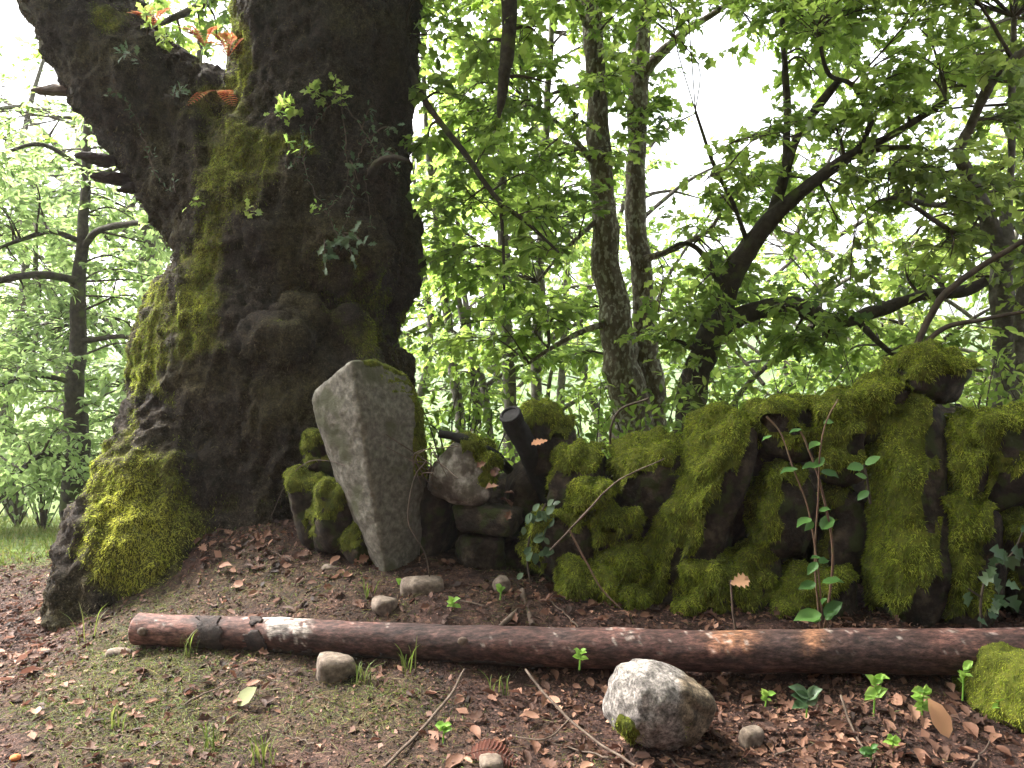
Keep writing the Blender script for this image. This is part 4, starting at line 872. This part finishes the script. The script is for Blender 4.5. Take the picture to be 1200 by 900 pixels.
# red stemmed sapling before the wall
sp = thing('sapling', 'thin red stemmed sapling with paired oval leaves before the mossy wall', 'sapling', W(962, 738, 3.88))
stem_mesh([(964, 742, 3.86, 2.4), (960, 680, 3.84, 2.2), (948, 600, 3.82, 2), (930, 550, 3.82, 1.9), (915, 508, 3.84, 1.7), (898, 488, 3.86, 2.5)], 'stem', 'red_stem', sp)
stem_mesh([(962, 742, 3.86, 2.4), (955, 660, 3.84, 2.2), (959, 580, 3.82, 2), (961, 530, 3.8, 1.8), (968, 495, 3.8, 1.6), (982, 468, 3.82, 2)], 'stem', 'red_stem', sp)
stem_mesh([(966, 742, 3.86, 3), (976, 650, 3.84, 3), (962, 570, 3.82, 2.5), (945, 520, 3.82, 2.5), (938, 506, 3.82, 2)], 'stem', 'red_stem', sp)
for u, v, a, s in [(958, 547, 175, 28), (955, 548, 40, 24), (961, 555, 10, 24), (935, 552, 190, 26), (950, 610, 195, 26), (952, 612, 215, 24), (962, 622, 15, 27), (960, 600, 35, 18), (958, 660, 205, 28), (960, 662, 10, 26), (964, 686, 10, 32), (956, 685, 200, 28), (962, 655, 160, 14), (968, 702, 200, 16), (962, 722, 178, 34), (962, 726, 200, 14), (966, 722, 25, 30), (968, 726, 40, 18), (940, 505, 180, 20), (965, 498, 30, 24), (905, 512, 200, 16), (960, 520, 190, 20)]: one_leaf(u, v, 3.80, a + g.normal() * 14, s * g.uniform(.6, 1.0), 'leaf_glossy', sp, LEAF_CURL, None, g.uniform(.1, 1.1))
sp = thing('sapling', 'short leafy shoot poking from a dark joint between the tall mossy slabs', 'sapling', W(1010, 580, 3.98))
stem_mesh([(1020, 590, 4.0, 3), (1016, 560, 3.92, 2.5), (1012, 545, 3.88, 2)], 'stem', 'twig', sp)
for u, v, a, s in [(1012, 546, 185, 22), (1014, 545, 35, 20), (1018, 575, 215, 18), (1016, 560, 160, 14)]: one_leaf(u, v, 3.87, a, s, 'leaf_glossy', sp)
# ivy
iv = thing('ivy', 'pale ivy creeping over the dark stone at the far wall end', 'ivy', W(1165, 745, 3.84))
stem_mesh([(1150, 742, 3.86, 3), (1150, 700, 3.84, 3), (1160, 668, 3.84, 2.5), (1185, 650, 3.84, 2), (1200, 620, 3.84, 2)], 'stem', 'twig', iv); stem_mesh([(1150, 700, 3.84, 2.5), (1135, 690, 3.84, 2)], 'stem', 'twig', iv)
for q in range(26):
    t_ = g.random(); u, v = (1150 + 55 * t_ ** 1.4 + g.normal() * 12, 735 - 115 * t_ + g.normal() * 10); one_leaf(u, v, 3.83 - .03 * g.random(), g.uniform(-120, 80), g.uniform(13, 22), 'ivy_leaf', iv, LEAF_IVY, None, .9, 1)
iv = thing('ivy', 'dark ivy trailing down the joint beside the charred post', 'ivy', W(630, 690, 4.5))
stem_mesh([(640, 590, 4.45, 2.5), (624, 620, 4.42, 2.5), (618, 650, 4.4, 2.5), (622, 690, 4.38, 2)], 'stem', 'twig', iv)
for q in range(24):
    t_ = g.random(); one_leaf(636 - 20 * t_ + g.normal() * 9, 585 + 80 * t_ + g.normal() * 8, 4.38, g.uniform(-150, 60), g.uniform(10, 17), 'ivy_leaf', iv, LEAF_OVAL, None, .8, 1.4)
# seedlings
def seedling(u, v, d, hpx, leaves, lab, m='seedling_leaf', spread=16, s=12):
    t = thing('seedling', lab, 'seedling', W(u, v, d), 'seedlings sprouting from the litter'); stem_mesh([(u, v + 3, d, 2.2), (u + 1, v - hpx * .5, d, 2), (u + 2, v - hpx, d, 1.4)], 'stem', 'seedling_leaf', t, 5)
    for q in range(leaves + 3):
        f = g.uniform(.45, 1.05); sd = g.choice([-1, 1]); one_leaf(u + 1.5 * f, v - hpx * f, d, 90 - sd * g.uniform(25, 100), g.uniform(.5, 1.0) * s, m, t, LEAF_CURL, None, g.uniform(.2, 1.2), 1.5)
for a in [(679, 782, 3.62, 20, 6, 'bright seedling standing against the log beside the round boulder'), (519, 868, 3.2, 18, 8, 'tiny leafy seedling on bare soil near the long stick'), (1024, 838, 3.35, 40, 6, 'seedling with two broad leaves shaded under the log', 'seedling_leaf', 16, 20), (1080, 850, 3.3, 40, 14, 'bushy bright seedling under the log', 'seedling_leaf', 20, 15),
          (1128, 818, 3.4, 38, 8, 'upright seedling touching the log near the mossy boulder', 'seedling_leaf', 16, 13), (1170, 834, 3.3, 10, 4, 'low seedling against the mossy boulder', 'seedling_leaf', 16, 13), (1045, 890, 3.08, 26, 7, 'pale seedling among the dead leaves below the log', 'seedling_leaf', 16, 13), (897, 825, 3.45, 10, 5, 'very small seedling between the round boulder and the log'),
          (945, 838, 3.35, 22, 3, 'seedling with one dark broad leaf under the log', 'ivy_leaf', 16, 32), (1020, 895, 3.04, 18, 5, 'dull green seedling rooted in deep litter', 'leaf_glossy', 16, 16), (470, 690, 4.4, 8, 4, 'little seedling at the foot of the leaning slab'), (530, 715, 4.15, 10, 4, 'little round leaved seedling behind the log'), (586, 700, 4.2, 12, 4, 'little seedling on the litter below the lichened stone')]: seedling(*a)
# grass tufts
for u, v, d, hp, nb, lab in [(220, 772, 3.95, 34, 9, 'grass tuft springing up beside the log tip'), (478, 782, 3.78, 40, 9, 'grass tuft against the middle of the log'), (424, 790, 3.72, 26, 16, 'short grass tuft beside the half buried tan cobble'), (585, 800, 3.65, 24, 10, 'grass tuft below the log near the long stick'), (245, 875, 3.15, 40, 12, 'loose grass tuft on the near bank'),
                             (100, 745, 4.3, 44, 8, 'thin grass blades before the dark root tip'), (430, 698, 4.35, 22, 10, 'narrow leaved tuft on the bank under the leaning slab'), (310, 895, 3.02, 44, 16, 'thick grass tuft at the bank edge'), (130, 850, 3.3, 30, 14, 'dense low grass tuft on the path side'), (742, 790, 3.55, 20, 6, 'thin grass blades beside the round boulder')]:
    c = W(u, v, d); b = np.repeat(c[None], nb, 0) + RNG.normal(size=(nb, 3)) * [.025, .02, 0]; b[:, 2] = gz(b[:, 0], b[:, 1]); mb = MB()
    bl = np.concatenate([[0]]); 
    for q in range(nb):
        L = hp / FPX * d * RNG.uniform(.6, 1.2); lean = RNG.normal(size=3) * [.5, .4, 0]; S = spline([b[q] - [0, 0, .01], b[q] + lean * L * .3 + [0, 0, L * .6], b[q] + lean * L * .9 + [0, 0, L * .9]], 7); wd = np.array([.9, 1, 1, .9, .7, .4, .05]) * .0035; sd = norm(np.cross(lean + 1e-3, [0, 0, 1.0]))
        Vb = np.stack([S - sd * wd[:, None], S + sd * wd[:, None]], 1).reshape(-1, 3); Fb = np.array([(2 * i, 2 * i + 1, 2 * i + 3, 2 * i + 2) for i in range(6)]); mb.add(Vb, Fb, 0, RNG.uniform(.2, .7))
    tag(mb.build('grass_tuft', M['grass'], loc=c), lab, 'grass tuft', 'grass tufts around the log')
# twigs and sticks
def stick(rows, m, lab, name='twig', k=7, group='twigs on the ground'):
    R = spline([list(W(u, v, d)) + [w / 2 / FPX * d] for u, v, d, w in rows], len(rows) * 7); P = R[:, :3] + np.stack([fbm(R[:, :3], 6, 2, q) for q in range(3)], 1) * .008
    mb = MB(); V, F = tube_vf(P, R[:, 3], k); V2, F2 = cap_vf(V, k, len(P)); mb.add(V2, F2); mb.add(V, F); return tag(mb.build(name, M[m], loc=P[0]), lab, 'twig', group)
stick([(450, 900, 2.98, 4), (488, 862, 3.25, 4), (525, 818, 3.5, 3.5), (545, 785, 3.66, 2.5)], 'dry_twig', 'long grey stick slanting from the soil up to the log', 'stick')
stick([(615, 785, 3.62, 3), (650, 826, 3.42, 3.5), (690, 862, 3.2, 3), (745, 898, 2.96, 3)], 'dry_twig', 'thin pale twig slanting towards the round boulder')
stick([(585, 735, 4.02, 5), (600, 722, 4.1, 6), (612, 712, 4.18, 4)], 'dry_twig', 'short brown stick propped on the log below the wall', 'stick')
stick([(612, 690, 4.3, 6), (616, 710, 4.2, 7), (624, 732, 4.06, 7)], 'dry_twig', 'stub of pale stick standing behind the log', 'stick')
stick([(645, 645, 4.2, 2), (683, 605, 4.12, 2.4), (720, 566, 4.08, 2), (778, 538, 4.1, 1.4)], 'dry_twig', 'bramble stem slanting across the mossy stones', 'twig', 6, 'stems on the wall')
stick([(668, 622, 4.14, 2.5), (688, 660, 4.12, 2.5), (705, 690, 4.1, 2), (728, 714, 4.06, 1.5)], 'red_stem', 'thin green tendril hanging before the mossy stones', 'twig', 5, 'stems on the wall')
stick([(715, 520, 4.5, 3), (718, 495, 4.4, 3), (730, 478, 4.35, 3), (760, 466, 4.3, 2.5)], 'twig', 'dark bramble shoot hooking over the mossy capstone', 'twig', 5, 'stems on the wall')
stick([(505, 690, 4.38, 1.6), (498, 650, 4.36, 1.6), (478, 610, 4.36, 1.6), (486, 560, 4.4, 1.6), (500, 540, 4.4, 2)], 'dry_twig', 'vine stem looping beside the leaning slab', 'twig', 5, 'stems on the wall')
stick([(318, 604, 5.0, .9), (338, 562, 4.9, 1.1), (360, 542, 4.75, 1.1), (380, 540, 4.66, .9), (405, 545, 4.5, .7)], 'dry_twig', 'wiry twig reaching across the face of the leaning slab', 'twig', 5, 'stems on the wall')
stick([(862, 738, 3.9, 3), (858, 705, 3.88, 2.5), (856, 680, 3.88, 2)], 'dry_twig', 'thin stalk holding up a withered orange leaf', 'twig', 5, 'stems on the wall')
stick([(668, 842, 3.27, 1.5), (640, 866, 3.16, 2), (600, 862, 3.2, 1.5)], 'dry_twig', 'bent twig lying over the dead leaves', 'twig', 5)
stick([(985, 815, 3.45, 3), (1000, 855, 3.25, 3), (1020, 890, 3.05, 2)], 'dry_twig', 'fallen twig below the log among seedlings', 'twig', 5)
stick([(1068, 416, 4.9, 7), (1088, 376, 4.9, 8), (1108, 344, 4.85, 8), (1150, 312, 4.8, 7), (1210, 276, 4.7, 6)], 'twig', 'arching bare shoot rising over the topmost mossy stone', 'shoot', 8, 'stems on the wall')
stick([(1066, 422, 4.9, 6), (1104, 386, 4.85, 6), (1155, 374, 4.8, 5), (1215, 362, 4.7, 4)], 'twig', 'lower bare shoot reaching level over the topmost mossy stone', 'shoot', 8, 'stems on the wall')
br = thing('bramble', 'tangle of thin dry bramble stems between the leaning slab and lichened stone', 'bramble', W(505, 600, 4.45))
for q_ in range(8):
    u1_, v1_ = 488 + RNG.uniform(-6, 26), 535 + RNG.uniform(-12, 22); u2_, v2_ = 470 + RNG.uniform(-20, 75), 540 + RNG.uniform(-35, 30)
    stem_mesh([(500 + RNG.normal() * 6, 562 + RNG.normal() * 8, 4.5, 1.4), (u1_, v1_, 4.42, 1.6), (u2_, v2_, 4.34 + RNG.normal() * .04, 1.0)], 'stem', 'dry_twig', br, 4)
for u0, v0, dz, c, l, s in [(680, 855, 3.15, 0, 0, 5), (730, 880, 3.0, 0, 0, 6), (800, 880, 3.0, 0, 0, 7), (250, 800, 3.6, 0, 0, 8), (350, 855, 3.2, 0, 0, 9), (100, 870, 3.1, 0, 0, 10), (930, 870, 3.12, 0, 0, 11), (1150, 880, 3.05, 0, 0, 12), (540, 700, 4.2, 0, 0, 13), (330, 660, 4.75, 0, 0, 14), (660, 715, 4.15, 0, 0, 15)]:
    q = np.random.default_rng(s); x0, y0 = W(u0, v0, dz)[:2]; a = q.uniform(0, 3.14); L = q.uniform(.12, .3); xs_ = x0 + np.cos(a) * L * np.linspace(-.5, .5, 10); ys_ = y0 + np.sin(a) * L * np.linspace(-.5, .5, 10)
    S = np.stack([xs_, ys_, gz(xs_, ys_, False) + .018], 1); S = S + q.normal(size=S.shape) * .003; mb = MB(); V, F = tube_vf(S, np.linspace(.005, .002, 10), 6); V2, F2 = cap_vf(V, 6, 10); mb.add(V2, F2); mb.add(V, F)
    tag(mb.build('twig', M['dry_twig'], loc=S[0]), 'small dry twig lying loose on the leafy soil', 'twig', 'loose twigs on the soil')
# distinct dead leaves
def fallen(u, v, d, size, ang, m, lab, tmpl=LEAF_OVAL, xs=1.6, face=.5, lift=.02, grp=None):
    mb = MB(); c = W(u, v, d); a = math.radians(ang); place_leaves(mb, c[None] + [0, 0, lift], np.array([[math.cos(a), .3 * math.sin(a), math.sin(a) * .6]]), np.array([[.1, -face, 1]]), size / FPX * d, tmpl, 0, RNG.random(), xs)
    return tag(mb.build('dead_leaf', M[m], loc=c), lab, 'leaf', grp)
fallen(278, 832, 3.48, 28, 60, 'pale_leaf', 'pale yellow green leaf lying flat on the near bank')
fallen(856, 684, 3.87, 24, 20, 'orange_leaf', 'withered orange leaf caught on a stalk before the wall', LEAF_OAKD, 1.6, 1.2, 0)
fallen(1112, 865, 3.15, 46, 100, 'orange_leaf', 'large curled tan leaf standing up below the log', LEAF_OVAL, 1.2, 1.6, 0)
fallen(642, 520, 4.35, 20, 200, 'orange_leaf', 'brown leaf lodged beside the mossy pillar stone', LEAF_OAKD, 1.5)
q = np.random.default_rng(9); P = scatter(70, (540, 1200), (790, 900), None, 77, 30); n0_ = len(P)
P = np.vstack([P, scatter(26, (230, 420), (620, 690), None, 78, 60), scatter(20, (0, 60), (700, 900), None, 79, 60)]); Ng = gnorm(P)
for i in range(len(P)):
    mb = MB(); place_leaves(mb, np.zeros((1, 3)), np.cross(Ng[i], q.normal(size=3))[None] + Ng[i] * q.normal() * .2, (Ng[i] + q.normal(size=3) * .35)[None], q.uniform(.055, .095), _curl(LEAF_OAKD, 2.4) if i % 2 else LEAF_CURL, 0, q.uniform(.35, 1), 1.3)
    o = mb.build('dead_leaf', M['litter']); o.location = tuple(P[i] + Ng[i] * .02); w_ = 0 if i < n0_ else 1 if i < n0_ + 26 else 2; tag(o, ['larger curled brown dead leaf on the soil below the log', 'larger brown dead leaf on the bank at the foot of the old tree', 'larger brown dead leaf on the path beside the mossy root'][w_], 'leaf', ['larger dead leaves below the log', 'larger dead leaves on the bank', 'larger dead leaves on the path'][w_])
# brown leaves lodged on the wall top
for k_, (u, v, d) in enumerate([(575, 550, 4.42), (585, 570, 4.4), (592, 585, 4.38), (598, 598, 4.36), (580, 560, 4.41), (590, 578, 4.38), (600, 590, 4.37), (570, 542, 4.44)]):
    fallen(u, v, d, q.uniform(11, 17), q.uniform(0, 360), 'litter', 'dry brown leaf wedged between lichened stone and charred post', LEAF_OAKC, 1.3, q.uniform(-.3, 1.5), 0, 'dry leaves wedged in the wall')
# rust coloured ferns on the fork and frond on the soil
def frond(c, d0, L, m, parent=None, lab=None, name='frond'):
    c = np.array(c, float); d0 = norm(np.array(d0, float)); S = spline([c, c + d0 * L * .5 + [0, 0, L * .1], c + d0 * L - [0, 0, L * .15]], 16); mb = MB(); V, F = tube_vf(S, np.linspace(.003, .001, 16), 4); mb.add(V, F, 0, .3)
    T, X, Y = frames(S); sd = norm(np.cross(T, [0, -.5, 1.0]))
    for sg in (1, -1):
        ii = np.arange(2, 16); place_leaves(mb, S[ii], sd[ii] * sg + T[ii] * .3, np.array([[0, -.5, 1.]]).repeat(14, 0), L * .26 * np.sin(np.linspace(.5, 3.0, 14)) + .01, LEAF_LONG, 0, RNG.random(14))
    return mb.build(name, M[m], parent, loc=None if parent is not None else c)
for u, v, lab in [(268, 52, 'rust coloured fern growing in the fork against the main trunk'), (180, 16, 'rust coloured fern tuft beside the outer limb of the fork'), (258, 92, 'dark red fern drooping from the fork of the old tree'), (240, 40, 'orange fern rising from the middle of the fork')]:
    c = W(u, v + 14, 5.6); t = thing('fern', lab, 'fern', c, 'ferns growing on the old tree')
    for q_ in range(7):
        a = RNG.uniform(0, 6.28); frond(c, (math.cos(a), -.4 * abs(math.sin(a)), .7 if v < 80 else -.3), RNG.uniform(.14, .26), 'fern_rust', t)
c = W(545, 884, 3.05); tag(frond(c, (1, -.05, .0), .2, 'dead_fern', None, None, 'dead_frond'), 'dead rust red fern frond lying on the soil', 'fern')
# epiphytic sprigs on the old trunk
def sprig(u, v, L, ang, nl, m, s, droop=.2, dry=0):
    p, nn = on_trunk(u, v); a = math.radians(ang); d0 = norm(np.array([math.cos(a), -.55, math.sin(a)])); e = p + d0 * L + [0, 0, -droop * L]; S = spline([p - nn * .02, p + d0 * L * .55 + [0, 0, .05 * L], e], 10); mb = MB(); V, F = tube_vf(S, np.linspace(.006, .002, 10), 5); mb.add(V, F, 1)
    ii = RNG.integers(2, 10, nl); place_leaves(mb, S[ii] + RNG.normal(size=(nl, 3)) * .015, RNG.normal(size=(nl, 3)) * [1, .5, 1] + d0 * .5, np.array([0, -.7, .7]) + RNG.normal(size=(nl, 3)) * .4, RNG.uniform(.6, 1.1, nl) * s, LEAF_OAK, 0, RNG.uniform(.35, 1, nl))
    mb.build('sprig', [M[m], M['dry_twig']], oak)
for a in [(378, 135, .16, 130, 22, 'leaf', .09), (365, 130, .14, 170, 16, 'leaf', .09), (392, 125, .14, 40, 12, 'leaf', .08), (406, 118, .22, 85, 8, 'leaf', .06), (300, 132, .12, 20, 7, 'seedling_leaf', .06), (318, 137, .08, 20, 4, 'seedling_leaf', .06), (345, 185, .2, 60, 8, 'seedling_leaf', .07), (352, 165, .1, 50, 5, 'seedling_leaf', .06),
          (400, 262, .2, -60, 16, 'ivy_leaf', .09), (392, 285, .2, -80, 14, 'ivy_leaf', .09), (410, 270, .2, -20, 14, 'ivy_leaf', .08), (385, 240, .16, 150, 8, 'seedling_leaf', .05), (430, 150, .25, 20, 12, 'ivy_leaf', .06), (440, 170, .25, -30, 12, 'ivy_leaf', .06), (415, 185, .2, -60, 10, 'ivy_leaf', .07), (245, 235, .12, 200, 7, 'leaf', .07), (290, 245, .12, 20, 9, 'leaf', .07),
          (420, 140, .25, 60, 10, 'ivy_leaf', .05), (450, 190, .2, 0, 10, 'ivy_leaf', .06), (165, 180, .14, -40, 6, 'ivy_leaf', .04), (190, 215, .12, -60, 5, 'ivy_leaf', .04), (150, 110, .12, 200, 5, 'ivy_leaf', .05), (185, 40, .2, 80, 18, 'leaf', .08), (215, 70, .2, 100, 22, 'leaf', .08), (180, 80, .15, 150, 14, 'ivy_leaf', .07), (200, 110, .15, 30, 12, 'ivy_leaf', .07)]: sprig(*a)
for rows in [[(406, 110), (412, 140), (405, 175), (415, 210), (400, 245), (398, 290)], [(412, 120), (430, 150), (442, 185), (438, 220), (446, 260)], [(395, 130), (380, 160), (372, 200), (385, 240)], [(430, 150), (415, 190), (425, 235), (412, 270)], [(345, 190), (352, 165), (368, 140)], [(160, 120), (158, 160), (172, 195), (190, 225)]]:
    K_ = []
    for a_u, a_v in rows:
        p, nn = on_trunk(a_u, a_v); K_.append(p + nn * .02 + [0, -.015, 0])
    S_ = spline(K_, 30) + RNG.normal(size=(30, 3)) * .006; mb = MB(); V, F = tube_vf(S_, np.linspace(.005, .0025, 30), 6); mb.add(V, F, 1)
    ii = RNG.integers(0, 30, 34); place_leaves(mb, S_[ii] + [0, -.01, 0], RNG.normal(size=(34, 3)) * [1, .6, 1], np.array([0, -.8, .5]) + RNG.normal(size=(34, 3)) * .4, RNG.uniform(.02, .045, 34), LEAF_THIN, 0, RNG.uniform(0, 1, 34)); mb.build('runner', [M['ivy_leaf'], M['dry_twig']], oak)
p, nn = on_trunk(440, 205)
R = spline([p - nn * .05, p + [.08, -.12, .03], p + [.2, -.16, .05], p + [.3, -.14, .03]], 14); mb = MB(); V, F = tube_vf(R, np.linspace(.035, .012, 14), 9); V2, F2 = cap_vf(V, 9, 14); mb.add(V2, F2); mb.add(V, F); mb.build('branch_stub', M['dark_bark'], oak)
# orange fungus on the path
c = W(18, 888, 3.06); D_, F_ = ico(2); mb = MB(); mb.add(D_ * [.022, .02, .014] + c, F_); mb.add(*[q for q in tube_vf(np.array([c - [0, 0, .03], c]), .008, 6)]); tag(mb.build('fungus', M['orange_cap'], loc=c), 'small orange fungus beside the path edge', 'fungus')

# ------------------------------------------------------------------ damp air of the valley
zmin = min(float(GZ.min()), float(hz.min())) - 1; zmax = 16.0
for o in bpy.data.objects:
    if o.type == 'MESH' and o.name.startswith(('crown', 'trunk', 'limb', 'hill')): zmax = max(zmax, max((o.matrix_world @ Vector(c)).z + (o.parent.location.z if o.parent else 0) for c in o.bound_box) + .5)
x0, x1, y0, y1 = gx[0] - 2, gx[-1] + 2, gy[0] - 2, gy[-1] + 2
hv = np.array([(x, y, z) for x in (x0, x1) for y in (y0, y1) for z in (zmin, zmax)])
mb = MB(); mb.add(hv, [(0, 1, 3, 2), (4, 6, 7, 5), (0, 4, 5, 1), (2, 3, 7, 6), (0, 2, 6, 4), (1, 5, 7, 3)])
mh = bpy.data.materials.new('haze'); mh.use_nodes = True; t_ = mh.node_tree; t_.nodes.clear(); ho = t_.nodes.new('ShaderNodeOutputMaterial'); pv = t_.nodes.new('ShaderNodeVolumePrincipled')
pv.inputs['Color'].default_value = (.97, .98, 1, 1); pv.inputs['Density'].default_value = .0008; pv.inputs['Anisotropy'].default_value = .3; t_.links.new(pv.outputs[0], ho.inputs['Volume'])
hzo = mb.build('haze', mh, smooth=False); hzo['kind'] = 'stuff'; hzo['label'] = 'thin pale haze hanging over the valley'; hzo['category'] = 'haze'


for o in bpy.data.objects:
    for k_ in ('_w',):
        if k_ in o: del o[k_]
